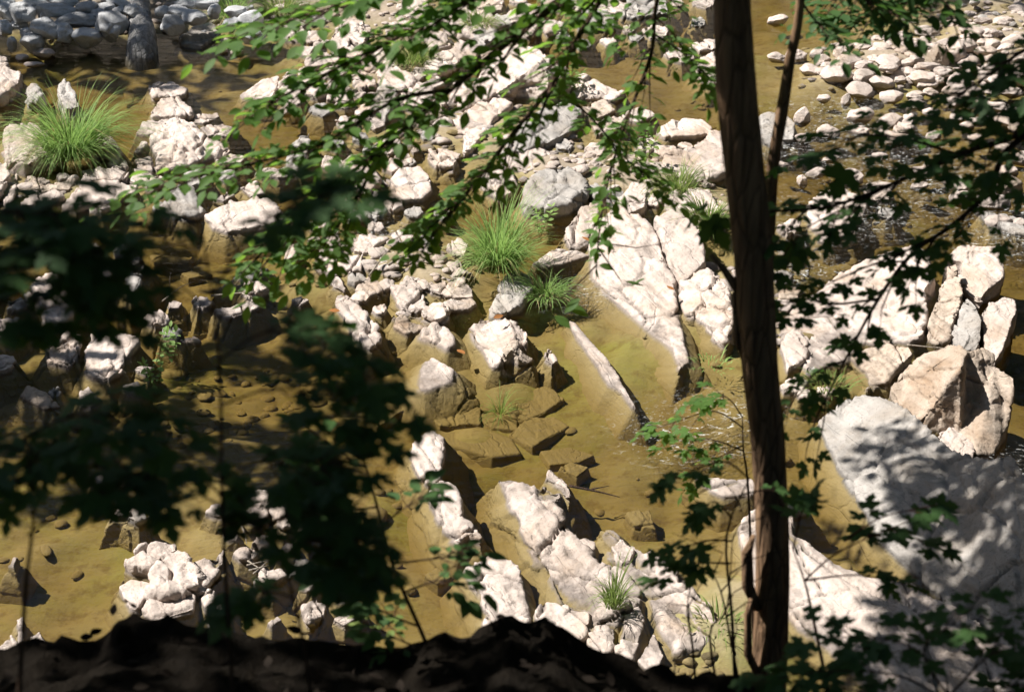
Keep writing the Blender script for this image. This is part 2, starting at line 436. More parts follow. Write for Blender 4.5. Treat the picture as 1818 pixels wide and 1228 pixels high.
# ------------------------------------------------------------------ rocks traced from the photo, set on the water line
ROCKS = []           # (name, tone, world verts, faces, voxel, label, pxcentre)
def rock(t, pts, f=10, tone='pale', fl=0.33, z=None, ridge=(), name=None, label=None, depth=0.34, amp=1.0, group=None):
    """pts: outline of the upper faces in photo places (optionally with their own height above the water line, in photo pixels)."""
    kf = 1.0 if t == 0 else K
    allp, n = [], len(pts)
    for q in list(pts) + list(ridge):
        px, py = tp(t, q[0], q[1])
        ff = max((q[2] if len(q) > 2 else f) * kf, 2.8 if fl < .5 else 1.2)
        allp.append((px, py, ff))
    top, flat = [], []
    for px, py, ff in allp:
        if z is not None:
            g = gnd(px, py, z); top.append(Vector(g)); flat.append((px, py))
        else:
            g = gnd(px, py + ff)
            d = ray(px, py)
            k = g.y / d.y
            top.append(Vector((g.x, g.y, CAM_H + d.z * k)))
            flat.append((px, py + ff))
    vv, ee, ff_, ov, oe, of = delaunay_2d_cdt([Vector((a, -b)) for a, b in flat], [(i, (i + 1) % n) for i in range(n)], [], 1, 1e-5)
    if not len(ff_): return
    vmap = [o[0] if o else None for o in ov]
    pts3 = []
    for i, o in enumerate(vmap):
        if o is None:
            g = gnd(vv[i].x, -vv[i].y); h = np.mean([q.z for q in top]); pts3.append(Vector((g.x, g.y, h)))
        else: pts3.append(top[o])
    # boundary ring
    from collections import Counter
    cnt = Counter()
    for fa in ff_:
        for a, b in zip(fa, list(fa[1:]) + [fa[0]]): cnt[(a, b)] += 1
    bnd = [(a, b) for (a, b) in cnt if (b, a) not in cnt]
    V = [p.copy() for p in pts3]; Fc = [list(fa) for fa in ff_]
    nrm = {}
    for a, b in bnd:
        e = (pts3[b] - pts3[a]); nn = Vector((e.y, -e.x, 0))
        if nn.length > 1e-9: nn.normalize()
        for q in (a, b): nrm[q] = nrm.get(q, Vector((0, 0, 0))) + nn
    low_i, mid_i = {}, {}
    zb = -depth if z is None else z - depth
    ex = max(q.x for q in pts3) - min(q.x for q in pts3); ey = max(q.y for q in pts3) - min(q.y for q in pts3)
    skirt = 0.0 if fl <= 0 else 1.3 if fl >= .5 else min(.75, .45 + .3 * max(ex, ey))
    for q, nn in nrm.items():
        if nn.length > 1e-6: nn.normalize()
        p = pts3[q]
        if z is None:
            zm = min(p.z - .004, 0.0)
            o1 = fl * .4 * max(p.z, 0)
            mid_i[q] = len(V); V.append(Vector((p.x + nn.x * o1, p.y + nn.y * o1, zm)))
            o2 = o1 + skirt * (zm - zb)
        else:
            o2 = fl * (p.z - zb)
        low_i[q] = len(V)
        V.append(Vector((p.x + nn.x * o2, p.y + nn.y * o2, zb)))
    for a, b in bnd:
        if z is None:
            Fc.append([b, a, mid_i[a], mid_i[b]]); Fc.append([mid_i[b], mid_i[a], low_i[a], low_i[b]])
        else: Fc.append([b, a, low_i[a], low_i[b]])
    for fa in ff_:                       # interior points get a mirrored lower vertex
        for i in fa:
            if i not in low_i:
                low_i[i] = len(V); V.append(Vector((pts3[i].x, pts3[i].y, zb)))
        Fc.append([low_i[i] for i in fa][::-1])
    cen = (sum(p[0] for p in allp[:n]) / n, sum(p[1] for p in allp[:n]) / n)
    ROCKS.append(dict(name=name, tone=tone, V=V, F=Fc, label=label, c=cen, amp=amp, sunk=z is not None, group=group))

# far left, in sun
rock(1, [(-40, 300), (30, 300), (50, 350), (120, 365), (110, 430), (60, 460), (0, 500), (-60, 500)], 60, label='jagged pale rock cut by the left edge of the photo above the grass tuft')
rock(1, [(25, 670), (60, 640), (200, 635), (260, 700), (270, 800), (200, 830), (135, 850), (40, 830)], 60, label='pale block at the left edge leaning against the bushy grass tuft', amp=.7)
rock(1, [(530, 700), (580, 715), (640, 800), (665, 870), (600, 860), (520, 800), (470, 740)], 25, label='narrow pale rock sloping down right from under the left grass tuft')
rock(1, [(310, 430), (350, 410), (400, 470), (430, 545), (340, 560)], 80, 'grey', label='grey pointed rock poking up behind the left grass tuft')
rock(1, [(150, 450), (180, 440), (235, 490), (200, 520), (150, 500)], 60, 'grey')
rock(1, [(765, 440), (810, 418), (900, 415), (975, 460), (960, 490), (880, 500), (810, 500)], 22, 'pale', label='flat topped grey pale rock at the far tip of the midstream pile')
rock(1, [(775, 570), (850, 515), (930, 505), (990, 560), (1000, 590), (930, 600), (800, 605)], 30)
rock(1, [(705, 690), (735, 625), (830, 630), (870, 590), (920, 580), (880, 650), (790, 695)], 12)
rock(1, [(790, 690), (850, 640), (940, 610), (1010, 640), (1060, 700), (1130, 720), (1200, 770), (1180, 800), (1100, 800), (1000, 850), (900, 870), (805, 875), (830, 800), (790, 760)], 26,
     ridge=[(960, 660, 60), (1030, 760, 55), (880, 720, 45)], label='ragged pale mound in the shallow pool, largest rock of the midstream pile', amp=1.5)
rock(1, [(1005, 600), (1130, 588), (1140, 605), (1060, 640), (1010, 635)], 5)
rock(1, [(1040, 660), (1150, 640), (1240, 660), (1180, 705), (1080, 700)], 5)
rock(1, [(690, 790), (740, 740), (770, 740), (720, 795)], 6)
rock(1, [(1115, 820), (1200, 795), (1280, 810), (1250, 840), (1130, 845)], 10)
rock(1, [(1245, 488, 10), (1290, 460), (1440, 388, 40), (1455, 395, 45), (1430, 470, 40), (1415, 500, 30), (1330, 515, 15), (1262, 505, 10)], 22, label='white wedge shaped rock with a shaded underside in the upper pool', amp=.5)
rock(1, [(1430, 490, 20), (1460, 395, 60), (1530, 350, 80), (1560, 400, 60), (1575, 510, 30), (1560, 535), (1500, 535), (1430, 510)], 15, label='blunt pale rock standing against the right end of the white wedge')
rock(1, [(325, 1060), (420, 950), (510, 930), (600, 930), (710, 965), (700, 1000), (620, 1020), (600, 1050), (450, 1060), (400, 1075)], 32, label='long whale backed white rock below the left grass tuft', amp=.6)
rock(1, [(410, 945), (480, 880), (560, 870), (680, 900), (660, 930), (520, 930)], 25, 'pale')
rock(1, [(670, 930), (720, 830), (780, 815), (800, 880), (770, 920), (700, 945)], 25)
rock(1, [(105, 1050), (180, 990), (290, 985), (335, 1020), (270, 1030), (250, 1055), (130, 1065)], 25)
rock(1, [(-40, 850), (40, 840), (55, 900), (20, 980), (-40, 1000)], 60)
rock(1, [(20, 1050), (60, 900), (95, 890), (90, 960), (50, 1080), (20, 1090)], 20)
rock(1, [(120, 940), (150, 915), (230, 915), (260, 940), (200, 960)], 12)
rock(1, [(90, 985), (130, 950), (240, 955), (320, 950), (400, 930), (360, 980), (180, 990)], 12, 'brown')
rock(1, [(1065, 1110, 20), (1130, 1075), (1290, 1030), (1400, 1030), (1480, 1090), (1540, 1110), (1400, 1155), (1180, 1195, 20), (1110, 1180, 15)], 40, label='flat bright rectangular slab just above the dark leaves on the left', amp=.5)
rock(1, [(1110, 1030), (1180, 995), (1220, 1010), (1160, 1040)], 12)
rock(1, [(1120, 1095), (1200, 1035), (1240, 1050), (1150, 1095)], 12)
rock(1, [(850, 1050), (930, 960), (1000, 950), (1040, 1040), (1080, 1080), (1010, 1120), (900, 1110)], 30, 'grey')
rock(1, [(1245, 970), (1330, 950), (1380, 1000), (1300, 1015)], 12)
rock(1, [(1320, 900), (1400, 880), (1500, 870), (1560, 900), (1450, 920)], 10)
rock(1, [(1505, 770), (1560, 700), (1610, 690), (1620, 740), (1590, 800), (1560, 870), (1500, 840)], 45, 'grey')
rock(1, [(1460, 190), (1500, 110), (1560, 95), (1590, 150), (1580, 205)], 25)
rock(1, [(1590, 320), (1640, 260), (1700, 265), (1735, 320), (1640, 350)], 28)
rock(1, [(1700, 200), (1760, 130), (1830, 120), (1813, 230), (1750, 260)], 35)
rock(1, [(1640, 380), (1740, 340), (1813, 330), (1830, 360), (1740, 400)], 22)
rock(1, [(1530, 270), (1580, 235), (1640, 240), (1600, 290)], 15)
rock(1, [(1700, 490), (1800, 450), (1850, 470), (1813, 520), (1700, 515)], 15)
rock(1, [(1690, 300), (1790, 240), (1860, 260), (1840, 310), (1760, 330)], 20)
rock(1, [(940, 190), (1020, 120), (1100, 110), (1155, 170), (1100, 200), (1050, 235), (950, 225)], 25, 'grey', label='flat topped grey stone in the shade right of the grey log end', amp=.6)
# upper middle rubble
rock(2, [(10, 120), (60, 80), (130, 90), (160, 170), (130, 240), (60, 190), (20, 180)], 35)
rock(2, [(0, 250), (70, 220), (130, 280), (60, 300)], 20)
rock(2, [(80, 420), (110, 360), (190, 370), (200, 440), (110, 450)], 22)
rock(2, [(195, 360), (230, 310), (290, 300), (340, 360), (390, 400), (400, 430), (330, 470), (250, 460)], 40, label='rough pale boulder left of the big dark faced outcrop')
rock(2, [(60, 490), (100, 450), (150, 480), (120, 510)], 15)
rock(2, [(160, 540), (220, 450), (300, 450), (300, 530), (250, 600)], 40, 'grey')
rock(2, [(85, 570), (130, 540), (175, 560), (160, 620), (100, 620)], 15)
rock(2, [(310, 520), (370, 440), (460, 430), (500, 500), (420, 570)], 30)
rock(2, [(380, 640), (450, 560), (540, 540), (560, 590), (480, 650)], 18, 'brown')
rock(2, [(230, 110), (310, 70), (380, 100), (350, 150), (250, 160)], 20)
rock(2, [(540, 60), (600, 30), (700, 30), (790, 60), (840, 130), (760, 190), (640, 180), (560, 150)], 30)
rock(2, [(700, 0), (860, 0), (850, 50), (720, 50)], 15)
rock(2, [(400, 200), (480, 150), (560, 170), (590, 230), (480, 260)], 25)
rock(2, [(560, 260), (640, 210), (740, 230), (720, 290), (600, 320)], 25)
rock(2, [(880, 60), (960, 20), (1050, 40), (1010, 110), (900, 120)], 20)
rock(2, [(1300, 10), (1420, 0), (1520, 10), (1500, 60), (1360, 80)], 15)
rock(2, [(1500, -20), (1700, -20), (1720, 60), (1560, 80), (1480, 60)], 20, 'grey')
rock(2, [(1050, -30), (1200, -40), (1280, 20), (1180, 60), (1080, 40)], 15)
rock(2, [(940, 170), (1010, 110), (1060, 90), (1000, 190)], 20)
rock(2, [(860, 250), (920, 200), (960, 235), (900, 270)], 18)
rock(2, [(780, 310, 90), (860, 260, 120), (960, 240, 150), (1010, 235, 170), (1100, 280, 190), (1180, 330, 160), (1205, 380, 120), (1150, 420, 100), (1090, 400, 150), (1030, 320, 190), (960, 380, 120), (830, 480, 60), (700, 540, 30), (600, 590, 15), (640, 500, 40), (700, 420, 60)], 60,
     label='largest outcrop upstream, pale on top with a dark shaded front face', name='boulder', amp=1.3)
rock(2, [(600, 610), (720, 540), (830, 500), (900, 540), (800, 620), (760, 690), (690, 770), (655, 790), (655, 660)], 30, 'pale')
rock(2, [(950, 640), (1060, 560), (1180, 540), (1280, 560), (1200, 680), (1080, 740), (960, 780), (850, 790)], 40, 'grey')
rock(2, [(1180, 420), (1290, 390), (1330, 420), (1420, 450), (1490, 470), (1440, 510), (1330, 500), (1230, 490)], 25)
rock(2, [(1260, 560), (1380, 520), (1440, 570), (1330, 620)], 18, 'brown')
rock(2, [(1320, 640), (1400, 600), (1480, 600), (1500, 640), (1420, 680), (1340, 690)], 18)
rock(2, [(1470, 590), (1540, 560), (1620, 570), (1650, 600), (1560, 630), (1490, 620)], 12, amp=.4)
rock(2, [(1655, 685, 12), (1700, 640), (1800, 610), (1890, 620), (1940, 660, 20), (1930, 690, 15), (1850, 700), (1700, 705)], 26, label='smooth white loaf shaped boulder left of the tree trunk', amp=.4)
rock(2, [(1690, 280), (1740, 245), (1800, 250), (1800, 290), (1720, 300)], 10, amp=.4)
rock(2, [(270, 920), (330, 870), (420, 860), (480, 910), (490, 980), (440, 1025), (330, 1035), (280, 990)], 22, 'pale', label='blunt rounded pale rock in the channel under the leafy branch', amp=.6)
rock(2, [(230, 870), (300, 800), (370, 790), (390, 840), (280, 890)], 18)
rock(2, [(30, 830), (100, 800), (160, 830), (210, 870), (220, 930), (160, 1000), (60, 980), (30, 900)], 30)
rock(2, [(120, 1110), (150, 1040), (220, 1030), (250, 1090), (200, 1130)], 25, 'grey')
rock(2, [(850, 770), (940, 730), (1060, 770), (1140, 800), (1100, 860), (980, 880), (900, 850)], 30)
rock(2, [(750, 900), (830, 860), (900, 880), (930, 960), (830, 1020), (760, 980)], 20)
rock(2, [(955, 1000), (1010, 900), (1100, 860), (1200, 850), (1270, 900), (1280, 980), (1200, 1050), (1080, 1080), (980, 1060)], 60, 'grey', label='dark grey rock with a shaded face behind the central grass tuft')
rock(2, [(1260, 840), (1330, 800), (1380, 850), (1340, 910), (1270, 900)], 18)
rock(2, [(1290, 990), (1390, 860), (1460, 850), (1500, 900), (1480, 970), (1440, 970), (1400, 1010), (1370, 1030)], 25, 'grey')
rock(2, [(1380, 1050), (1420, 970), (1480, 980), (1500, 1040), (1440, 1070)], 15, 'grey')
rock(2, [(1510, 1070), (1530, 970), (1580, 930), (1640, 950), (1620, 1010), (1570, 1090), (1530, 1100)], 30)
rock(0, [(1163, 298), (1185, 268), (1225, 258), (1262, 237), (1290, 238), (1300, 300), (1240, 320), (1180, 312)], 12, label='broad sloping pale rock touching the left side of the tree trunk')
rock(0, [(1095, 280), (1130, 265), (1160, 285), (1140, 305), (1105, 310)], 8)
# the central slabs
rock(0, [(1045, 400, 14), (1095, 370, 22), (1130, 374, 26), (1158, 400, 22), (1178, 450, 16), (1196, 490, 12), (1203, 560, 7), (1213, 592, 6), (1222, 640, 6), (1206, 652, 6), (1196, 614, 6), (1160, 590, 6), (1110, 545, 6), (1072, 515, 6), (1052, 490, 6), (1050, 440, 8)],
     fl=.55, label='broad white bedrock slab split by long cracks, largest in the centre', name='slab', amp=.7)
rock(0, [(1163, 382, 30), (1200, 362, 34), (1245, 415, 34), (1252, 460, 30), (1232, 482, 22), (1214, 500, 16), (1200, 482, 18), (1184, 440, 22), (1168, 402, 26)], 25, label='narrow upper slab divided by a crack from the broad white slab', amp=.6, name='slab')
rock(0, [(1209, 490, 14), (1258, 466, 30), (1288, 490, 30), (1305, 560, 20), (1288, 606, 10), (1268, 600, 6), (1242, 566, 4), (1216, 560, 4), (1206, 522, 8)], ridge=[(1255, 510, 32)], label='knobbly pale slab wedged between the broad white slab and the trunk', amp=1.2, name='slab')
rock(0, [(1000, 412, 12), (1030, 365, 22), (1065, 362, 22), (1058, 395, 18), (1040, 428, 12), (1010, 436, 8)], 16)
rock(0, [(945, 467, 2), (985, 437, 8), (1025, 442, 8), (1048, 452, 3), (1000, 468, 1), (965, 475, 0)], 6, fl=.4, amp=.5)
rock(0, [(1085, 362), (1120, 322), (1150, 327), (1145, 366), (1110, 380)], 14)
rock(0, [(1180, 355), (1215, 330), (1262, 335), (1280, 380), (1240, 395), (1205, 375)], 16)
rock(5, [(1195, 490), (1230, 500), (1310, 590), (1400, 690), (1460, 780), (1548, 940), (1530, 935), (1470, 850), (1410, 820), (1370, 760), (1310, 660), (1240, 570)], 15, fl=.3, depth=.3, label='long thin white fin of rock slicing diagonally out of the golden pool', name='ledge', amp=.3)
rock(5, [(680, 530, 0), (740, 470, 20), (800, 480, 30), (880, 480, 35), (930, 500, 30), (990, 570, 20), (985, 610, 15), (930, 600, 50), (880, 620, 60), (850, 690, 40), (830, 738, 5), (800, 735, 0), (750, 650, 0), (700, 580, 0)], 20, label='pale rock with a black triangular hollow in its front in the pool', name='boulder')
rock(5, [(850, 640, 60), (895, 590, 90), (935, 600, 85), (960, 650, 60), (1012, 690, 25), (1005, 720, 10), (935, 690, 40), (900, 640, 75), (860, 700, 30)], 40, 'brown')
rock(5, [(870, 520), (890, 480), (940, 490), (990, 560), (980, 610), (930, 590)], 30)
rock(5, [(435, 540), (500, 500), (560, 520), (605, 585), (605, 620), (570, 635), (520, 605), (440, 575)], 14, fl=.5, amp=.6)
rock(5, [(430, 760, 0), (450, 700, 5), (500, 690, 14), (560, 730, 16), (600, 750, 14), (590, 800, 8), (540, 830, 3), (450, 855, 0), (430, 850, 0)], 5, fl=.75, label='white half submerged rock with golden skirts in the pool left of centre', amp=.6)
rock(5, [(1065, 655), (1100, 632), (1115, 660), (1140, 700), (1110, 715), (1075, 690)], 18, fl=.3)
# silted rocks under water
for pts, zz in (([(480, 1000), (560, 900), (640, 880), (740, 950), (740, 1030), (640, 1030), (530, 1040)], -0.155), ([(860, 980), (960, 880), (1080, 820), (1170, 900), (1080, 960), (980, 1010)], -0.145),
                ([(890, 1080), (990, 990), (1120, 990), (1200, 1040), (1100, 1090), (1010, 1150)], -0.150), ([(690, 900), (760, 900), (830, 960), (720, 960)], -0.165),
                ([(700, 980), (830, 970), (930, 1000), (930, 1060), (800, 1050)], -0.165), ([(200, 1050), (240, 920), (320, 895), (400, 920), (560, 850), (440, 930), (330, 960)], -0.115),
                ([(330, 990), (560, 1070), (760, 1050), (900, 1100), (950, 1180), (800, 1200), (560, 1130)], -0.165), ([(1050, 1170), (1200, 1150), (1330, 1190), (1250, 1228), (1100, 1240)], -0.165),
                ([(960, 820), (1030, 800), (1010, 850), (950, 870)], -0.145), ([(1080, 760), (1160, 720), (1180, 800), (1110, 830)], -0.145),
                ([(560, 700), (620, 690), (650, 760), (600, 800)], -0.155), ([(1100, 150), (1300, 140), (1290, 220), (1100, 210)], -0.145)):
    rock(5, pts, z=zz, tone='sunk', fl=.3, amp=.4, depth=.3)
for pts, zz in (([(1000, 300), (1180, 290), (1200, 330), (1020, 335)], -0.145), ([(560, 400), (700, 340), (800, 350), (690, 400)], -0.155), ([(820, 430), (980, 440), (1100, 420), (1050, 380), (900, 390)], -0.150), ([(1380, 330), (1540, 310), (1560, 340), (1400, 350)], -0.125),
                ([(640, 480), (740, 450), (760, 520), (660, 540)], -0.155)):
    rock(1, pts, z=zz, tone='sunk', fl=.3, amp=.4, depth=.3)
for pts, zz in (([(940, 250), (1000, 240), (1060, 260), (980, 275)], -0.125), ([(780, 160), (1000, 160), (980, 190), (800, 190)], -0.145), ([(925, 20), (990, 0), (1060, 20), (1050, 70), (960, 60)], -0.125), ([(1080, 70), (1150, 0), (1210, 20), (1180, 70)], -0.125)):
    rock(4, pts, z=zz, tone='sunk', fl=.3, amp=.6, depth=.3)
for pts, zz in (([(1150, 60), (1210, 30), (1300, 60), (1240, 110)], -0.145), ([(1500, 300), (1620, 280), (1650, 380), (1540, 360)], -0.125), ([(450, 620), (560, 560), (640, 600), (520, 660)], -0.145)):
    rock(8, pts, z=zz, tone='sunk', fl=.3, amp=.6, depth=.3)
# rubble left of and below the central grass
rock(5, [(0, 400), (60, 370), (130, 440), (200, 520), (220, 600), (170, 630), (110, 600), (60, 500)], 22, label='elongated pale rock with leaf shadows pointing down at the pool')
rock(5, [(90, 330), (160, 270), (210, 290), (230, 340), (150, 370)], 14)
rock(5, [(270, 310), (360, 310), (440, 350), (460, 420), (380, 450), (330, 430), (300, 370)], 18)
rock(5, [(500, 430), (560, 390), (690, 375), (720, 400), (680, 430), (560, 440)], 18)
rock(5, [(520, 210), (570, 160), (630, 160), (660, 210), (700, 240), (600, 260), (520, 250)], 18, 'pale')
rock(5, [(440, 310), (520, 260), (640, 265), (705, 320), (700, 370), (600, 370), (480, 340)], 18)
rock(5, [(790, 440), (830, 350), (870, 260), (920, 220), (1000, 260), (1000, 340), (940, 410), (850, 460)], 40, 'grey', label='grey ribbed rock below the central grass tuft streaked by blade shadows')
rock(5, [(80, 130), (110, 50), (170, 60), (260, 70), (180, 110), (150, 140)], 25)
rock(5, [(0, 200), (60, 150), (130, 150), (120, 230), (60, 240)], 18)
rock(5, [(20, 110), (100, 60), (95, 95), (60, 120)], 12)
rock(5, [(210, 190), (240, 130), (300, 130), (400, 170), (460, 190), (360, 200)], 18)
rock(5, [(280, 480), (360, 450), (440, 470), (470, 530), (360, 560), (300, 530)], 10, 'brown')
rock(5, [(560, 110), (620, 60), (680, 90), (660, 150), (600, 150)], 20)
rock(4, [(1640, 150), (1690, 50), (1760, 25), (1770, 90), (1720, 150), (1700, 215), (1650, 190)], 25)
rock(4, [(1690, 240), (1740, 230), (1800, 320), (1790, 340), (1720, 310)], 16)
rock(4, [(1480, 170), (1510, 110), (1540, 120), (1520, 190)], 14)
# left, among the leaves
rock(4, [(350, 110), (430, 80), (500, 70), (530, 110), (480, 170), (540, 220), (600, 230), (560, 290), (470, 240), (380, 200)], 22)
rock(4, [(130, 360), (200, 280), (280, 240), (310, 290), (350, 320), (420, 330), (470, 370), (380, 425), (200, 410)], 25, label='pale hump of rock seen through a gap at the left in the dark leaves')
rock(4, [(1110, 440), (1200, 420), (1290, 385), (1360, 385), (1350, 420), (1280, 450), (1200, 475), (1140, 465)], 14)
rock(4, [(-30, 490), (100, 480), (95, 550), (20, 580), (-30, 580)], 15)
rock(4, [(-30, 230), (50, 240), (30, 320), (-20, 330)], 15)
rock(4, [(220, 660), (270, 610), (340, 600), (400, 650), (400, 700), (360, 730), (250, 700)], 20)
rock(4, [(320, 570), (370, 530), (400, 560), (410, 640), (370, 620)], 40)
rock(4, [(430, 740), (480, 560), (560, 560), (700, 590), (720, 610), (640, 690), (640, 750), (560, 790), (480, 775)], 22, label='wide bright rock framed by dark leaves at the left of the photo')
rock(4, [(690, 740), (760, 725), (800, 740), (760, 775)], 10)
rock(4, [(410, 860), (460, 830), (510, 880), (470, 940), (420, 930)], 14)
rock(4, [(660, 300), (690, 200), (720, 160), (740, 200), (720, 310), (680, 380)], 25, 'grey')
rock(4, [(600, 120), (650, 80), (700, 110), (680, 170), (610, 160)], 20, 'grey')
rock(4, [(930, 590), (1000, 580), (1040, 600), (960, 605)], 8)
rock(4, [(1130, 310), (1240, 240), (1330, 210), (1400, 215), (1310, 280), (1200, 320)], 10, 'grey')
rock(4, [(100, 880), (150, 830), (240, 880), (310, 940), (230, 950)], 5, 'brown')
rock(7, [(570, 310), (640, 260), (690, 250), (710, 280), (640, 305)], 22)
rock(7, [(640, 100), (680, 75), (720, 110), (700, 150), (640, 130)], 18)
rock(7, [(660, 320), (720, 290), (780, 320), (720, 340)], 25, 'grey')
rock(7, [(490, 110), (530, 90), (550, 130), (510, 150)], 12)
rock(7, [(1205, 260), (1290, 240), (1330, 250), (1390, 270), (1380, 320), (1300, 335), (1230, 310)], 14)
rock(7, [(1380, 240), (1450, 240), (1500, 270), (1540, 300), (1530, 360), (1450, 330), (1390, 270)], 14)
rock(7, [(1450, 210), (1490, 190), (1515, 240), (1480, 240)], 14)
rock(7, [(1540, 320), (1580, 250), (1620, 260), (1610, 340), (1570, 380), (1545, 370)], 14)
rock(7, [(660, 545), (740, 470), (820, 445), (920, 450), (920, 490), (850, 520), (790, 580), (700, 570)], 50, 'pale')
rock(7, [(790, 600), (860, 500), (920, 490), (980, 520), (1030, 600), (1040, 660), (960, 700), (860, 720), (780, 690)], 60, label='ribbed pale block, tallest of the rock cluster at the lower left', amp=1.3)
rock(7, [(620, 680), (680, 645), (780, 660), (770, 710), (710, 800), (680, 790), (640, 720)], 18, amp=.5)
rock(7, [(740, 800), (790, 710), (860, 720), (960, 700), (1020, 700), (1000, 800), (890, 830), (860, 858), (800, 840)], 25, amp=.5)
rock(7, [(1005, 550), (1080, 530), (1165, 490), (1165, 560), (1120, 620), (1070, 680), (1040, 620)], 20)
rock(7, [(1050, 740), (1080, 690), (1115, 690), (1110, 760), (1075, 800)], 15)
rock(7, [(1090, 830), (1130, 740), (1165, 770), (1165, 890), (1095, 890)], 20)
rock(7, [(1500, 620), (1530, 540), (1600, 530), (1620, 590), (1550, 610)], 20, 'grey')
rock(7, [(1320, 660), (1370, 600), (1460, 590), (1500, 620), (1400, 660)], 20)
rock(7, [(1580, 790), (1640, 745), (1690, 770), (1680, 830), (1610, 860)], 25)
rock(7, [(1390, 870), (1440, 830), (1460, 850), (1410, 885)], 8)
rock(7, [(1560, 680), (1620, 650), (1670, 680), (1620, 710)], 12)
rock(7, [(1740, 850), (1790, 820), (1840, 850), (1790, 880)], 12)
rock(7, [(45, 560), (70, 520), (90, 525), (75, 570)], 10)
rock(7, [(90, 850), (120, 835), (125, 960), (95, 970)], 14)
rock(7, [(-10, 990), (60, 930), (90, 970), (80, 1060), (30, 1080)], 20)
rock(7, [(155, 930), (210, 910), (240, 960), (230, 1030), (190, 980)], 15)
# lower middle
rock(8, [(380, -20), (400, -80), (440, -110), (510, -125), (555, -100), (548, -30), (525, 60), (530, 120), (480, 145), (430, 100)], 22, label='upright blocky white rock, upper one of two in line in the pool')
rock(8, [(470, 180, 20), (540, 135, 20), (590, 160, 30), (630, 210, 45), (650, 290, 45), (645, 320, 40), (700, 340, 45), (750, 410, 35), (745, 460, 20), (700, 400, 45), (670, 380, 55), (620, 455, 20), (580, 420, 20), (530, 330, 20), (490, 250, 20)], 20, label='elongated white rock with a dark broken end, lower of two in line')
rock(8, [(660, 590, 18), (740, 540, 18), (800, 485, 30), (860, 515, 30), (940, 570, 25), (970, 680, 20), (1005, 850, 18), (990, 900, 18), (900, 960, 18), (790, 930, 18), (760, 850, 18), (740, 720, 18), (690, 670, 18)], 10, ridge=[(840, 580, 45), (880, 700, 45)],
     label='large smooth white hump of rock touching the dark near bank', name='boulder', amp=.9)
rock(8, [(825, 110, 22), (900, 110, 22), (1020, 145, 22), (1080, 140, 22), (1165, 165, 28), (1170, 200, 30), (1130, 240, 30), (1150, 320, 28), (1210, 400, 24), (1230, 440, 22), (1270, 480, 22), (1330, 540, 22), (1335, 570, 22), (1400, 570, 22), (1470, 590, 22), (1530, 650, 22), (1580, 710, 22), (1570, 750, 22), (1480, 810, 22), (1450, 870, 22), (1340, 840, 22), (1310, 800, 22), (1180, 770, 22), (1150, 760, 22), (1110, 680, 22), (1080, 590, 22), (1030, 520, 22), (980, 430, 22), (950, 370, 22), (960, 340, 22), (880, 230, 22)],
     15, fl=.35, label='long cracked white ledge running down from the pool to the near bank', name='ledge', amp=1.5)
rock(8, [(1075, 110), (1100, 65), (1140, 90), (1180, 110), (1212, 200), (1200, 215), (1160, 160)], 22)
rock(8, [(1020, 800), (1050, 757), (1180, 775), (1306, 810), (1306, 870), (1280, 940), (1230, 970), (1090, 960), (1030, 900)], 22, label='squared pale block at the foot of the long ledge by the near bank', amp=.5)
rock(8, [(1300, 990), (1320, 900), (1345, 855), (1445, 885), (1430, 1000), (1380, 1040), (1320, 1050)], 14)
rock(8, [(1450, 1000), (1485, 820), (1560, 770), (1590, 850), (1560, 980), (1530, 1060), (1470, 1060)], 22)
rock(8, [(1555, 1060), (1640, 920), (1690, 1040), (1660, 1100), (1600, 1110)], 14)
rock(8, [(1360, 410), (1380, 365, 8), (1430, 370, 18), (1540, 460, 25), (1640, 520, 25), (1750, 580, 25), (1790, 640, 25), (1860, 720, 20), (1950, 800, 10), (1960, 960, 5), (1850, 1010, 5), (1750, 1010, 0), (1700, 980, 0), (1680, 900, 0), (1620, 740, 5), (1560, 660, 8), (1505, 575, 8), (1540, 490, 25), (1480, 560, 12), (1420, 530, 5), (1400, 450, 5)],
     12, label='second pale ledge right of the long one, ending behind bare twigs', name='ledge', amp=1.5)
rock(8, [(1250, 440), (1300, 430), (1335, 450), (1330, 490), (1270, 470)], 12)
rock(8, [(1420, 470), (1470, 430), (1540, 480), (1520, 540), (1470, 555)], 25)
# right hand side
rock(9, [(100, 110), (160, 115), (390, 120), (420, 160), (395, 205), (250, 210), (180, 180)], 10, fl=.4, label='low bright shelf of rock left of the lit foot of the trunk', amp=.5)
rock(9, [(330, 360, 14), (400, 270, 20), (600, 262, 25), (640, 250, 20), (700, 290, 14), (600, 300, 14), (600, 400, 14), (680, 440, 14), (760, 500, 14), (880, 580, 14), (980, 610, 20), (1150, 620, 40), (1240, 650, 50), (1330, 720, 60), (1480, 800, 70), (1700, 930, 80), (1900, 1030, 80), (1900, 1260, 14), (1000, 1260, 14), (950, 1150, 14), (800, 1000, 14), (640, 880, 14), (560, 800, 14), (400, 700, 14)],
     20, ridge=[(900, 740, 40), (1200, 850, 50), (1500, 1000, 50)], label='long swirled grey slab running right from behind the trunk into shade', name='slab', amp=.9)
rock(0, [(1455, 745, 7), (1500, 705, 15), (1560, 700, 40), (1620, 735, 60), (1680, 795, 70), (1740, 812, 110), (1775, 800, 140), (1818, 880, 150), (1900, 950, 180), (1960, 1250, 120), (1880, 1230, 30), (1818, 1150, 7), (1700, 1085, 7), (1640, 1030, 7), (1600, 990, 7), (1560, 950, 7), (1530, 890, 7), (1500, 850, 7), (1480, 810, 7)],
     20, 'grey', ridge=[(1700, 900, 70), (1780, 1000, 80), (1600, 820, 45)], label='huge tilted grey slab in dappled shade filling the lower right', name='slab', amp=.65)
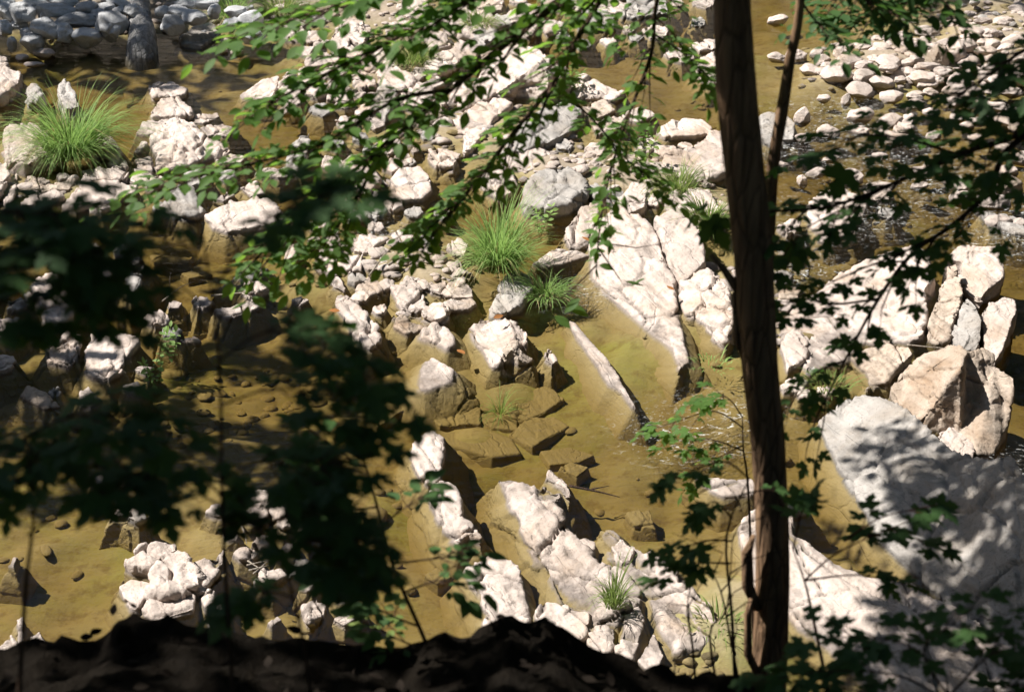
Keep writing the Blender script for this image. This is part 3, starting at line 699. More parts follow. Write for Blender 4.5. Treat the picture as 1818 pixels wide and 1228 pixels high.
rock(6, [(1105, 830, 60), (1180, 740, 100), (1260, 660, 180), (1380, 612, 260), (1430, 615, 290), (1480, 652, 300), (1550, 635, 290), (1610, 670, 270), (1620, 720, 250), (1722, 785, 240), (1728, 850, 200), (1715, 1050, 60), (1650, 1180, 10), (1560, 1190, 5), (1470, 1080, 20), (1440, 1035, 40), (1330, 1060, 10), (1240, 1040, 5), (1160, 960, 20)],
     60, 'brown', ridge=[(1440, 740, 320), (1350, 870, 190)], fl=0.0, label='big brown stained boulder with a black shaded right side', name='boulder', amp=.55)
rock(6, [(540, 500, 5), (640, 400, 10), (820, 270, 25), (900, 200, 35), (1000, 160, 50), (1150, 120, 70), (1230, 100, 80), (1300, 140, 90), (1330, 250, 90), (1290, 330, 80), (1300, 440, 60), (1285, 560, 40), (1210, 600, 25), (1150, 590, 20), (1030, 610, 15), (950, 600, 10), (900, 700, 5), (800, 720, 5), (690, 760, 0), (600, 680, 0), (550, 600, 0)],
     40, label='long smooth slope of grey pale bedrock behind the drooping maple branch', name='slab', amp=.6)
rock(6, [(1290, 600, 10), (1310, 500, 50), (1350, 330, 100), (1400, 200, 130), (1440, 190, 140), (1470, 260, 130), (1480, 330, 120), (1470, 400, 110), (1440, 500, 60), (1410, 600, 20), (1350, 615, 10)], 60, 'brown', fl=0.0, label='upright ribbed slab, leftmost of the leaning slabs on the right', name='slab')
rock(6, [(1420, 610, 5), (1445, 500, 60), (1475, 390, 110), (1500, 370, 120), (1545, 410, 120), (1575, 490, 100), (1580, 600, 40), (1560, 640, 20), (1480, 650, 5)], 60, 'grey', fl=0.0, label='dark ribbed slab leaning between two taller pale slabs on the right', name='slab')
rock(6, [(1380, 165, 100), (1450, 105, 120), (1580, 110, 120), (1680, 108, 120), (1692, 170, 110), (1680, 280, 80), (1610, 330, 70), (1570, 395, 40), (1510, 360, 40), (1475, 280, 60), (1470, 190, 90)], 80, fl=0.0, label='squared pale block, topmost of the leaning slabs on the right', name='slab', amp=.7)
rock(6, [(1575, 440, 90), (1610, 395, 110), (1690, 372, 120), (1745, 390, 120), (1755, 440, 110), (1725, 520, 90), (1690, 640, 60), (1650, 720, 20), (1600, 640, 30), (1580, 520, 60)], 60, fl=0.0, label='rightmost leaning slab, pale front with a black right edge', name='slab', amp=.6)
rock(6, [(920, 680), (1010, 620, 40), (1130, 605, 60), (1200, 620, 70), (1230, 660, 60), (1160, 720, 40), (1080, 820, 10), (990, 850, 5), (1000, 780, 10)], 20, 'brown', label='low brown rock wedged above the big brown boulder at its left')
rock(6, [(1300, 1110), (1380, 1060), (1460, 1040), (1530, 1120), (1545, 1195), (1440, 1185), (1340, 1130)], 25)
rock(6, [(540, 620), (580, 560), (620, 540), (680, 600), (670, 680), (640, 710), (580, 740)], 25)
rock(6, [(540, 830), (640, 790), (700, 790), (650, 860), (560, 865)], 10)
rock(6, [(530, 340), (590, 300), (650, 330), (630, 380), (540, 380)], 18, 'brown')
rock(6, [(1040, 550), (1090, 510), (1140, 560), (1100, 620), (1040, 600)], 15, 'brown')
rock(3, [(680, 1060), (760, 980), (900, 980), (1000, 1040), (950, 1150), (900, 1220), (780, 1220), (700, 1160)], 18, label='pale flat rock behind the maple twigs right of the trunk')
rock(3, [(1580, 1110), (1700, 1105), (1830, 1150), (1830, 1220), (1640, 1190)], 12, 'grey')
rock(3, [(90, 370), (130, 290), (200, 260), (230, 430), (170, 440)], 20)
rock(3, [(430, 700), (435, 590), (520, 580), (540, 650), (500, 730)], 35, 'grey')
rock(3, [(530, 620), (580, 590), (620, 640), (610, 720), (540, 720)], 30, 'grey')
rock(3, [(1130, 660), (1180, 595), (1230, 600), (1225, 670), (1150, 680)], 18)
rock(3, [(985, 290), (1000, 260), (1130, 250), (1200, 290), (1100, 310), (1020, 310)], 16)
rock(3, [(-10, 310), (30, 240), (90, 250), (100, 300), (30, 320)], 16)
rock(3, [(90, 230), (150, 195), (210, 200), (210, 250), (120, 260)], 16)

def rubble(poly, n, smin, smax, tones=('pale', 'pale', 'pale', 'grey')):
    pts = []
    for k in range(n * 30):
        if len(pts) >= n: break
        x, y = random.uniform(min(p[0] for p in poly), max(p[0] for p in poly)), random.uniform(min(p[1] for p in poly), max(p[1] for p in poly))
        c = False
        for i in range(len(poly)):
            (x1, y1), (x2, y2) = poly[i], poly[i - 1]
            if (y1 > y) != (y2 > y) and x < (x2 - x1) * (y - y1) / (y2 - y1) + x1: c = not c
        if not c: continue
        w = random.uniform(smin, smax)
        if any(math.hypot(x - a, (y - b) * 1.5) < (w + q) * .46 for a, b, q in pts): continue
        if any(math.hypot(x - r['c'][0], (y - r['c'][1]) * 1.4) < w * .5 + 8 for r in ROCKS): continue
        pts.append((x, y, w))
        m = random.choice((5, 6, 7)); a0 = random.uniform(0, 6.28); hh = w * random.uniform(.06, .24)
        rock(0, [(x + math.cos(a0 - i * 6.283 / m + random.uniform(-.25, .25)) * w * .5 * random.uniform(.75, 1.1), y - hh * .5 + math.sin(a0 - i * 6.283 / m) * w * .28 * random.uniform(.7, 1.15), hh * random.uniform(.6, 1.3)) for i in range(m)], 5, random.choice(tones))
rubble([(450, 20), (1260, -20), (1260, 60), (900, 90), (850, 250), (700, 330), (600, 330), (560, 190), (480, 110)], 70, 24, 78)
rubble([(560, 380), (700, 330), (800, 380), (800, 560), (640, 560), (560, 480)], 26, 24, 60)
rubble([(860, 230), (1060, 260), (1150, 200), (1290, 230), (1160, 330), (980, 380), (880, 340)], 20, 26, 66)
rubble([(0, 270), (420, 300), (560, 380), (380, 400), (0, 380)], 14, 22, 48)
rubble([(1020, 270), (1290, 230), (1290, 440), (1240, 420), (1120, 330), (1030, 350)], 14, 20, 46)
rubble([(1370, 380), (1560, 330), (1650, 420), (1450, 480), (1380, 560)], 8, 24, 60)
rubble([(0, 440), (300, 470), (560, 540), (250, 720), (0, 720)], 12, 26, 60)
rubble([(380, 880), (600, 860), (620, 1060), (400, 1060)], 9, 24, 50)
rubble([(1370, 640), (1440, 620), (1480, 720), (1400, 800)], 5, 26, 50)

LM = [('the grey log end', 250, 50), ('the bushy left tuft', 130, 230), ('the midstream rock pile', 300, 220), ('the white wedge rock', 470, 150), ('the dark faced outcrop', 930, 170),
      ('the central grass tuft', 880, 440), ('the broad cracked slab', 1130, 480), ('the big brown boulder', 1690, 690), ('the thin white fin', 1080, 650), ('the thin bank sapling', 700, 960),
      ('the foaming riffle', 1560, 280), ('the lower left rock cluster', 300, 1030), ('the dark left leaves', 300, 700), ('the long cracked ledge', 1080, 1000), ('the leaning slabs', 1670, 520),
      ('the smooth white loaf boulder', 1210, 225), ('the whale backed white rock', 170, 335), ('the tree trunk', 1340, 560), ('the hollow rock', 880, 620), ('the sunken pool slab', 960, 740), ('the gravel bar', 1640, 140)]
LABELLED = []
def register(o, kindword, tone, px, py, size):
    d = sorted((math.hypot((px - a) * 1.0, (py - b) * 1.25), n, px - a, py - b) for n, a, b in LM)
    dist, n, dx, dy = d[0]
    rel = ('right of' if dx > 0 else 'left of') if abs(dx) > abs(dy) else ('in front of' if dy > 0 else 'behind')
    sz = 'large' if size > 0.75 else 'medium' if size > 0.38 else 'small'
    LABELLED.append((o, f'{sz} {tone} {kindword} {rel} {n}', dist))
ORD = ['nearest to it', 'second nearest to it', 'third nearest to it', 'fourth nearest to it', 'fifth nearest to it', 'sixth nearest to it', 'seventh nearest to it', 'eighth nearest to it', 'ninth nearest to it', 'tenth nearest to it'] + [w + ' nearest to it' for w in 'eleventh twelfth thirteenth fourteenth fifteenth sixteenth seventeenth eighteenth nineteenth twentieth twenty-first twenty-second twenty-third twenty-fourth twenty-fifth twenty-sixth twenty-seventh twenty-eighth twenty-ninth thirtieth'.split()]
def finish_labels():
    g = {}
    for o, l, d in LABELLED: g.setdefault(l, []).append((d, o))
    for l, lst in g.items():
        lst.sort(key=lambda q: q[0])
        for k, (d, o) in enumerate(lst):
            o['label'] = l if len(lst) == 1 else f'{l}, {ORD[k]}'

tmp = []
for r in ROCKS:
    me = bpy.data.meshes.new('tmp')
    me.from_pydata([tuple(v) for v in r['V']], [], r['F'])
    bm = bmesh.new(); bm.from_mesh(me); bmesh.ops.recalc_face_normals(bm, faces=bm.faces); bm.to_mesh(me); bm.free()
    o = bpy.data.objects.new('tmp', me); C.objects.link(o)
    vv = np.array([tuple(v) for v in r['V']])
    ext = vv.max(0) - vv.min(0)
    r['size'] = float(max(ext[0], ext[1]))
    md = o.modifiers.new('r', 'REMESH'); md.mode = 'VOXEL'
    md.voxel_size = max(0.007, min(0.019, r['size'] / 85))
    tmp.append(o)
bpy.context.view_layer.update()
dg = bpy.context.evaluated_depsgraph_get()
ca, sa = math.cos(STRIKE), math.sin(STRIKE)
for r, o in zip(ROCKS, tmp):
    ev = o.evaluated_get(dg).to_mesh()
    n = len(ev.vertices)
    v = np.empty(n * 3, np.float32); ev.vertices.foreach_get('co', v); v = v.reshape(-1, 3).astype(float)
    e = np.empty(len(ev.edges) * 2, np.int32); ev.edges.foreach_get('vertices', e); e = e.reshape(-1, 2)
    fl_ = [tuple(p.vertices) for p in ev.polygons]
    deg = np.bincount(e.ravel(), minlength=n).reshape(-1, 1)
    for it in range(1):
        s = np.zeros_like(v)
        np.add.at(s, e[:, 0], v[e[:, 1]]); np.add.at(s, e[:, 1], v[e[:, 0]])
        v = v * 0.55 + 0.45 * s / np.maximum(deg, 1)
    fa = np.array(fl_)
    e1 = v[fa[:, 2]] - v[fa[:, 0]]; e2 = v[fa[:, 3]] - v[fa[:, 1]]
    fnn = np.cross(e1, e2)
    nr = np.zeros_like(v)
    for k in range(4): np.add.at(nr, fa[:, k], fnn)
    nr /= np.maximum(np.linalg.norm(nr, axis=1, keepdims=True), 1e-9)
    a = r['amp'] * min(1.0, 0.35 + r['size'] * 0.8)
    al = v[:, 0] * ca + v[:, 1] * sa
    pe = -v[:, 0] * sa + v[:, 1] * ca
    st = np.stack([al * 1.1, pe * 9, v[:, 2] * 5 + pe * 4], 1)
    layer = fbm(st, 3)
    layer = np.sign(layer) * np.abs(layer) ** 0.7
    up = v[:, 2] > -0.16
    full, v = v, v[up]
    al, pe, layer = al[up], pe[up], layer[up]
    wv = v + 0.03 * np.stack([vnoise(v * 5), vnoise(v * 5 + 9), vnoise(v * 5 + 5)], 1)
    wal = wv[:, 0] * ca + wv[:, 1] * sa; wpe = -wv[:, 0] * sa + wv[:, 1] * ca
    fs = 1.5 if r['size'] > 0.9 else 2.6
    d = 0.014 * fbm(v * 2.2, 2) + 0.010 * layer + 0.007 * fbm(v * 13, 3, 0.65)
    d = d + 0.034 * facets(np.stack([wal * fs * .8, wpe * fs * 2.3, wv[:, 2] * fs * 1.7], 1)) + 0.012 * facets(np.stack([wal * 5.5, wpe * 13, wv[:, 2] * 9], 1) + 4)
    if r['size'] > 0.9: d = d + 0.02 * facets(np.stack([wal * 2.6, wpe * 7, wv[:, 2] * 5], 1) + 8)
    cr = voro(np.stack([wal * 1.3, wpe * 2.6, wv[:, 2] * 1.8], 1))
    d = d - 0.045 * np.exp(-(cr / 0.022) ** 2)
    cr2 = voro(np.stack([wal * 4.5, wpe * 6.5, wv[:, 2] * 5], 1))
    d = d - 0.008 * np.exp(-(cr2 / 0.02) ** 2) * (fbm(v * 1.7 + 3, 2) > 0)
    d = d * np.clip(0.5 + v[:, 2] / 0.06, 0.5, 1.0) if not r['sunk'] else d
    dd_ = np.zeros(len(full)); dd_[up] = d; d, v = dd_, full
    v = v + nr * (d * a)[:, None]
    org = v.mean(0); org[2] = 0.0
    nm = r['name'] or ('boulder' if r['size'] > 0.9 else 'rock')
    ob = obj(nm, v, fa, MATS[r['tone']], None, True, org)
    tag(ob, r['label'], 'rock', r['group'])
    ob['_s'] = 0
    del ob['_s']
    if not r['label']:
        tone = {'pale': 'pale', 'grey': 'grey', 'brown': 'brown', 'sunk': 'sunken'}[r['tone']]
        register(ob, 'angular rock' if not r['sunk'] else 'silted rock', tone, r['c'][0], r['c'][1], r['size'])
    o.evaluated_get(dg).to_mesh_clear()
for o in tmp:
    m = o.data; bpy.data.objects.remove(o); bpy.data.meshes.remove(m)

# ------------------------------------------------------------------ rounded cobbles
def ico(sub):
    bm = bmesh.new(); bmesh.ops.create_icosphere(bm, subdivisions=sub, radius=1.0)
    v = np.array([tuple(q.co) for q in bm.verts]); f = np.array([[q.index for q in fa.verts] for fa in bm.faces]); bm.free()
    return v, f
IV, IF = ico(5)
PROTO = {}
def cobble_mesh(kind, tone):
    key = (kind, tone)
    if key in PROTO: return PROTO[key]
    v = IV.copy()
    o = kind * 13.7
    r = 1 + 0.26 * fbm(v * 0.9 + o, 2) + 0.05 * fbm(v * 2.6 + o, 3)
    v = v * r[:, None]
    lim = np.random.default_rng(kind)
    for k in range(7):                                   # flattened flanks
        nn = lim.normal(size=3); nn /= np.linalg.norm(nn)
        dd = v @ nn; h = lim.uniform(0.62, 0.95)
        v = v - np.clip(dd - h, 0, None)[:, None] * nn * 0.85
    v = v + 0.012 * (fbm(v * 9 + o, 3))[:, None] * v
    me = bpy.data.meshes.new('cobble')
    me.from_pydata(v.tolist(), [], IF.tolist()); me.update()
    me.polygons.foreach_set('use_smooth', np.ones(len(me.polygons), dtype=bool))
    me.materials.append(MATS[tone])
    PROTO[key] = me
    return me
def cobble(px, py, w, h, tone='pale', group=None, label=None, z0=0.0):
    g = gnd(px, py)
    s = scale_at(g)
    a = w * s / 2 * 1.04
    dep = math.asin(max(0.1, min(1, (CAM_H) / (g - CAMP).length)))
    q = h * s / 2
    b = min(a * 1.25, q / math.sqrt(math.sin(dep) ** 2 + (0.62 * math.cos(dep)) ** 2))
    rest = max(q * q - (b * math.sin(dep)) ** 2, (0.3 * b * math.cos(dep)) ** 2)
    c = math.sqrt(rest) / math.cos(dep)
    z0 = max(z0, min(0.3, float(bed_z(np.array([g.x]), np.array([g.y]))[0])))
    zc = z0 + c * 0.4
    p = gnd(px, py, zc)
    o = bpy.data.objects.new('cobble', cobble_mesh(random.randrange(9), tone))
    C.objects.link(o)
    o.location = p
    o.scale = (a, b, c)
    o.rotation_euler = (random.uniform(-.15, .15), random.uniform(-.15, .15), random.uniform(-.3, .3))
    tag(o, label, 'stone', group)
    if not label: register(o, 'rounded stone', tone, px, py, a * 2)
    return o
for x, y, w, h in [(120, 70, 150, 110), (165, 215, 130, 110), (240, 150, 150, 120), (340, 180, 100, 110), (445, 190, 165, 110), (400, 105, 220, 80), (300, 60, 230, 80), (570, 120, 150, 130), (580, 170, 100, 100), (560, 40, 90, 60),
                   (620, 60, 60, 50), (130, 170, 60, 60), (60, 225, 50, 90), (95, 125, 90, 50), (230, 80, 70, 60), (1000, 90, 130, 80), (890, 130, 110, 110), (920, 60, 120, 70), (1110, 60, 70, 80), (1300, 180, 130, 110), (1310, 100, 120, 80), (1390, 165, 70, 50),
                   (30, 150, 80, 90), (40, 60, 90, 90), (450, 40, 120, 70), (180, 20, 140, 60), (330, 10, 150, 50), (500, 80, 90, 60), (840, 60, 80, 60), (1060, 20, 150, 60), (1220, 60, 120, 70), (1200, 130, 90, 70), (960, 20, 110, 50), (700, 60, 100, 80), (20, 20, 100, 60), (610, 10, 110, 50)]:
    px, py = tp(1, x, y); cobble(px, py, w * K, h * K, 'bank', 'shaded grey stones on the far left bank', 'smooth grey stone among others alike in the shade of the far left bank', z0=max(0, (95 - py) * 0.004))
for x, y, w, h in [(1190, 220, 100, 50), (1150, 265, 60, 35), (1225, 275, 70, 40), (225, 280, 120, 60), (110, 300, 70, 40), (170, 335, 110, 30), (1585, 375, 85, 75), (1590, 420, 70, 60), (1488, 578, 70, 65), (380, 930, 60, 50), (1650, 235, 50, 40), (1690, 225, 50, 45), (1640, 300, 60, 40)]:
    px, py = tp(1, x, y); cobble(px, py, w * K, h * K, 'pale')
GB = 'pale stones on the gravel bar at the upper right'
for x, y, w, h in [(525, 110, 110, 60), (755, 115, 90, 50), (850, 280, 80, 100), (760, 310, 70, 60), (790, 340, 80, 40), (1240, 245, 50, 30), (970, 340, 110, 60), (970, 395, 100, 80), (850, 390, 130, 80), (1065, 430, 140, 90), (1100, 355, 100, 50),
                   (1080, 310, 60, 40), (1200, 330, 70, 50), (1215, 380, 90, 80), (1280, 410, 150, 110), (1300, 345, 130, 50), (1365, 290, 100, 150), (1450, 280, 110, 130), (1320, 480, 80, 50), (1250, 490, 80, 40), (1160, 420, 60, 50), (1390, 370, 60, 50),
                   (1540, 370, 100, 50), (1470, 480, 170, 80), (1600, 270, 120, 60), (1650, 170, 80, 40), (1530, 190, 120, 50), (1250, 530, 90, 35), (1110, 505, 130, 70), (945, 460, 110, 60), (665, 360, 60, 35), (765, 515, 70, 50), (885, 525, 50, 80),
                   (660, 610, 80, 100), (655, 720, 80, 50), (1080, 700, 120, 50), (520, 300, 100, 60), (800, 830, 90, 40), (1280, 890, 130, 60), (1660, 560, 150, 60), (1760, 660, 90, 90), (920, 920, 120, 90), (1060, 970, 160, 60), (1480, 965, 90, 60), (1770, 830, 80, 60), (650, 940, 60, 80),
                   (1500, 430, 90, 50), (1600, 400, 110, 60), (1690, 330, 120, 60), (1740, 480, 120, 60), (1640, 480, 90, 40), (1760, 400, 110, 60), (1580, 520, 100, 50), (1700, 250, 100, 50), (1780, 300, 80, 60), (1500, 140, 90, 40), (1600, 110, 100, 40), (1700, 120, 110, 45), (1780, 190, 100, 50),
                   (1150, 190, 90, 40), (1050, 200, 80, 40), (950, 230, 70, 40), (900, 250, 60, 40), (1290, 230, 80, 50), (1220, 290, 60, 40), (1150, 310, 60, 40), (1020, 300, 60, 35), (920, 320, 50, 40)]:
    px, py = tp(3, x, y); cobble(px, py, w * K, h * K, 'brown' if (x * 7 + y) % 11 == 0 else 'pale', GB if py < 190 and px > 1400 else None, 'rounded sunlit stone among others alike on the upper right gravel bar' if py < 190 and px > 1400 else None)
px, py = tp(3, 1710, 960); cobble(px, py, 170 * K, 130 * K, 'brown', None, 'round brown boulder in the riffle near the right edge')
# small stones that fill the bars: each a stone of its own, nothing tells them apart
def fill(poly, n, smin, smax, tone, group, label):
    done = 0; pts = []
    from mathutils.geometry import intersect_point_line
    def inside(x, y):
        c = False
        for i in range(len(poly)):
            (x1, y1), (x2, y2) = poly[i], poly[i - 1]
            if (y1 > y) != (y2 > y) and x < (x2 - x1) * (y - y1) / (y2 - y1) + x1: c = not c
        return c
    xs_ = [p[0] for p in poly]; ys_ = [p[1] for p in poly]
    for k in range(n * 20):
        if done >= n: break
        x, y = random.uniform(min(xs_), max(xs_)), random.uniform(min(ys_), max(ys_))
        if not inside(x, y): continue
        w = random.uniform(smin, smax) * (0.75 + 0.5 * y / 400)
        if any(math.hypot(x - a, (y - b) * 1.6) < (w + c) * 0.42 for a, b, c in pts): continue
        pts.append((x, y, w)); done += 1
        g = gnd(x, y)
        bz = float(bed_z(np.array([g.x]), np.array([g.y]))[0])
        cobble(x, y, w, w * random.uniform(.5, .75), tone, group, label, z0=max(-0.02, min(bz, .2)))
fill([(1480, 75), (1818, 20), (1818, 210), (1700, 190), (1560, 150), (1420, 120)], 34, 12, 30, 'pale', 'small pale pebbles packed on the upper right bar', 'small pale pebble packed among others on the sunny upper right gravel bar')
fill([(1400, 90), (1818, 30), (1818, 230), (1700, 215), (1560, 180), (1430, 150)], 46, 26, 58, 'pale', GB, 'rounded sunlit stone among others alike on the upper right gravel bar')
fill([(1380, 190), (1818, 230), (1818, 420), (1600, 330), (1380, 300)], 24, 20, 50, 'pale', 'wet stones in the riffle on the right', 'pale wet stone among others alike in the riffle on the right')
fill([(1640, -10), (1818, -10), (1818, 60), (1660, 60)], 16, 12, 26, 'grey', 'small grey pebbles in the top right corner', 'small grey pebble lying in shade in the top right corner')
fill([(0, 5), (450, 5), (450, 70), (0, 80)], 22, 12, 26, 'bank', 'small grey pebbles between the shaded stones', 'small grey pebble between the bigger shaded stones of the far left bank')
fill([(610, 60), (820, 20), (860, 130), (700, 190), (620, 170)], 18, 12, 26, 'pale', 'small pale stones in the upper middle rubble', 'small pale stone in the rubble under the leafy branch')
fill([(760, 480), (840, 510), (830, 560), (700, 560)], 8, 10, 20, 'pale', 'small stones below the central grass', 'small pale stone in the rubble below the central grass tuft')
fill([(1030, 280), (1160, 290), (1280, 330), (1150, 370), (1040, 330)], 8, 12, 26, 'pale', 'small stones above the broad slab', 'small pale stone in the rubble above the broad cracked slab')
finish_labels()

# loose gravel over the bed
def gravel(n, seed, dry=False):
    r = np.random.default_rng(seed)
    v0, f0 = ico(2)
    px = r.uniform(-60, 1880, n * 4); py = r.uniform(-10, 1200, n * 4)
    g = np.array([tuple(gnd(a, b)) for a, b in zip(px, py)])
    keep = fbm(g * 1.3 + 40, 3) > r.uniform(-.1, .7, len(g))
    keep &= ~((px > 640) & (px < 1330) & (py > 560) & (py < 1050) & (r.random(len(g)) > .1))
    keep &= ~((px < 640) & (py > 780) & (r.random(len(g)) > .12))
    if dry: keep = (bed_z(g[:, 0], g[:, 1]) > -.05) & (py < 640) & (g[:, 1] < 24)
    g = g[keep][:n]
    z = bed_z(g[:, 0], g[:, 1])
    m = len(g)
    s = r.uniform(.012, .05, m) * (1 + (r.random(m) > .93) * 1.2)
    sc = np.stack([s * r.uniform(.9, 1.6, m), s * r.uniform(.8, 1.3, m), s * r.uniform(.3, .6, m)], 1)
    an = r.uniform(0, 6.28, m)
    shp = [v0 * (1 + .3 * fbm(v0 * 1.1 + 9.1 * k, 2))[:, None] for k in range(6)]
    V = np.empty((m, len(v0), 3))
    for k in range(m):
        q = shp[k % 6] * sc[k]
        c_, s_ = math.cos(an[k]), math.sin(an[k])
        V[k, :, 0] = q[:, 0] * c_ - q[:, 1] * s_ + g[k, 0]; V[k, :, 1] = q[:, 0] * s_ + q[:, 1] * c_ + g[k, 1]; V[k, :, 2] = q[:, 2] + z[k] + sc[k, 2] * .3
    Fc = (f0[None] + (np.arange(m) * len(v0))[:, None, None]).reshape(-1, 3)
    return V.reshape(-1, 3), Fc
gv, gf = gravel(1500, 3)
pv, pf = gravel(3000, 5, True)
tag(obj('pebbles', pv, pf, M_PALE), 'loose pale pebbles and stone chips strewn over the dry bars', 'pebbles', kind='stuff')
tag(obj('gravel', gv, gf, M_SUNK), 'loose golden gravel scattered over the bed of the creek', 'gravel', kind='stuff')

# ------------------------------------------------------------------ tubes and leaves
def tubes(paths, seg=6):
    V, Fc, n = [], [], 0
    for pts, rad in paths:
        pts = [Vector(p) for p in pts]
        m = len(pts)
        for i, p in enumerate(pts):
            d = (pts[min(i + 1, m - 1)] - pts[max(i - 1, 0)]).normalized()
            u = d.cross(Vector((0.31, 0.2, 0.93)))
            if u.length < 1e-3: u = d.cross(Vector((1, 0, 0)))
            u.normalize(); w = d.cross(u)
            r_ = rad[i] if hasattr(rad, '__len__') else rad * (1 - 0.75 * i / max(m - 1, 1))
            for k in range(seg):
                a = 2 * math.pi * k / seg
                V.append(tuple(p + u * (math.cos(a) * r_) + w * (math.sin(a) * r_)))
        for i in range(m - 1):
            for k in range(seg):
                a, b = n + i * seg + k, n + i * seg + (k + 1) % seg
                Fc.append([a, b, b + seg, a + seg])
        Fc.append([n + k for k in range(seg)][::-1]); Fc.append([n + (m - 1) * seg + k for k in range(seg)])
        n += m * seg
    return np.array(V), Fc
def smooth_path(pts, k=4):
    pts = [Vector(p) for p in pts]
    out = []
    for i in range(len(pts) - 1):
        p0, p1, p2, p3 = pts[max(i - 1, 0)], pts[i], pts[i + 1], pts[min(i + 2, len(pts) - 1)]
        for j in range(k):
            t = j / k
            out.append(0.5 * ((2 * p1) + (p2 - p0) * t + (2 * p0 - 5 * p1 + 4 * p2 - p3) * t * t + (3 * p1 - p0 - 3 * p2 + p3) * t ** 3))
    out.append(pts[-1])
    return out
def tmpl_beech():
    xs_ = [0.0, .12, .3, .52, .75, .9, 1.0]; hw = [0, .12, .23, .26, .17, .07, 0]
    v = []; f = []
    for x, h in zip(xs_, hw):
        z = -0.22 * x * x
        v += [(x, h, z + h * .28), (x, 0, z), (x, -h, z + h * .28)]
    for i in range(len(xs_) - 1):
        a = i * 3
        f += [[a, a + 1, a + 4, a + 3], [a + 1, a + 2, a + 5, a + 4]]
    return np.array(v), np.array(f)
def tmpl_maple():
    half = [(-.02, .03), (-.10, .14), (-.06, .34), (.04, .30), (.10, .36), (.16, .52), (.27, .50), (.44, .66), (.42, .46), (.47, .40), (.40, .26), (.38, .16), (.54, .20), (.60, .30), (.67, .19), (.80, .17), (.82, .09), (1.0, 0)]
    pts = half + [(x, -y) for x, y in half[-2::-1]]
    v = [(0.22, 0, 0.0)] + [(x, y, -.18 * x * x - .35 * y * y + .05 * math.sin(9 * y + 5 * x)) for x, y in pts]
    f = [[0, i + 1, i + 2] for i in range(len(pts) - 1)] + [[0, len(pts), 1]]
    return np.array(v), np.array(f)
def tmpl_simple():
    v = [(0, 0, 0), (.3, .26, .04), (.7, .22, -.02), (1, 0, -.2), (.7, -.22, -.02), (.3, -.26, .04), (.45, 0, -.04)]
    f = [[6, i, (i + 1) % 6] for i in range(6)]
    return np.array(v), np.array(f)
T_BEECH, T_MAPLE, T_SIMPLE = tmpl_beech(), tmpl_maple(), tmpl_simple()
def leaves_mesh(tm, p, d, n, s):
    tv, tf = tm
    p, d, n, s = (np.asarray(q, dtype=float) for q in (p, d, n, s))
    d = d / np.linalg.norm(d, axis=1, keepdims=True)
    n = n - (n * d).sum(1, keepdims=True) * d
    n = n / np.maximum(np.linalg.norm(n, axis=1, keepdims=True), 1e-6)
    y = np.cross(n, d)
    wob = rng.uniform(.85, 1.15, (len(p), 1, 1))
    curl = rng.uniform(.1, 1.3, (len(p), 1, 1))
    V = p[:, None] + s[:, None, None] * (tv[None, :, 0:1] * d[:, None] + wob * tv[None, :, 1:2] * y[:, None] + curl * tv[None, :, 2:3] * n[:, None])
    F_ = tf[None] + (np.arange(len(p)) * len(tv))[:, None, None]
    return V.reshape(-1, 3), F_.reshape(-1, tf.shape[1])
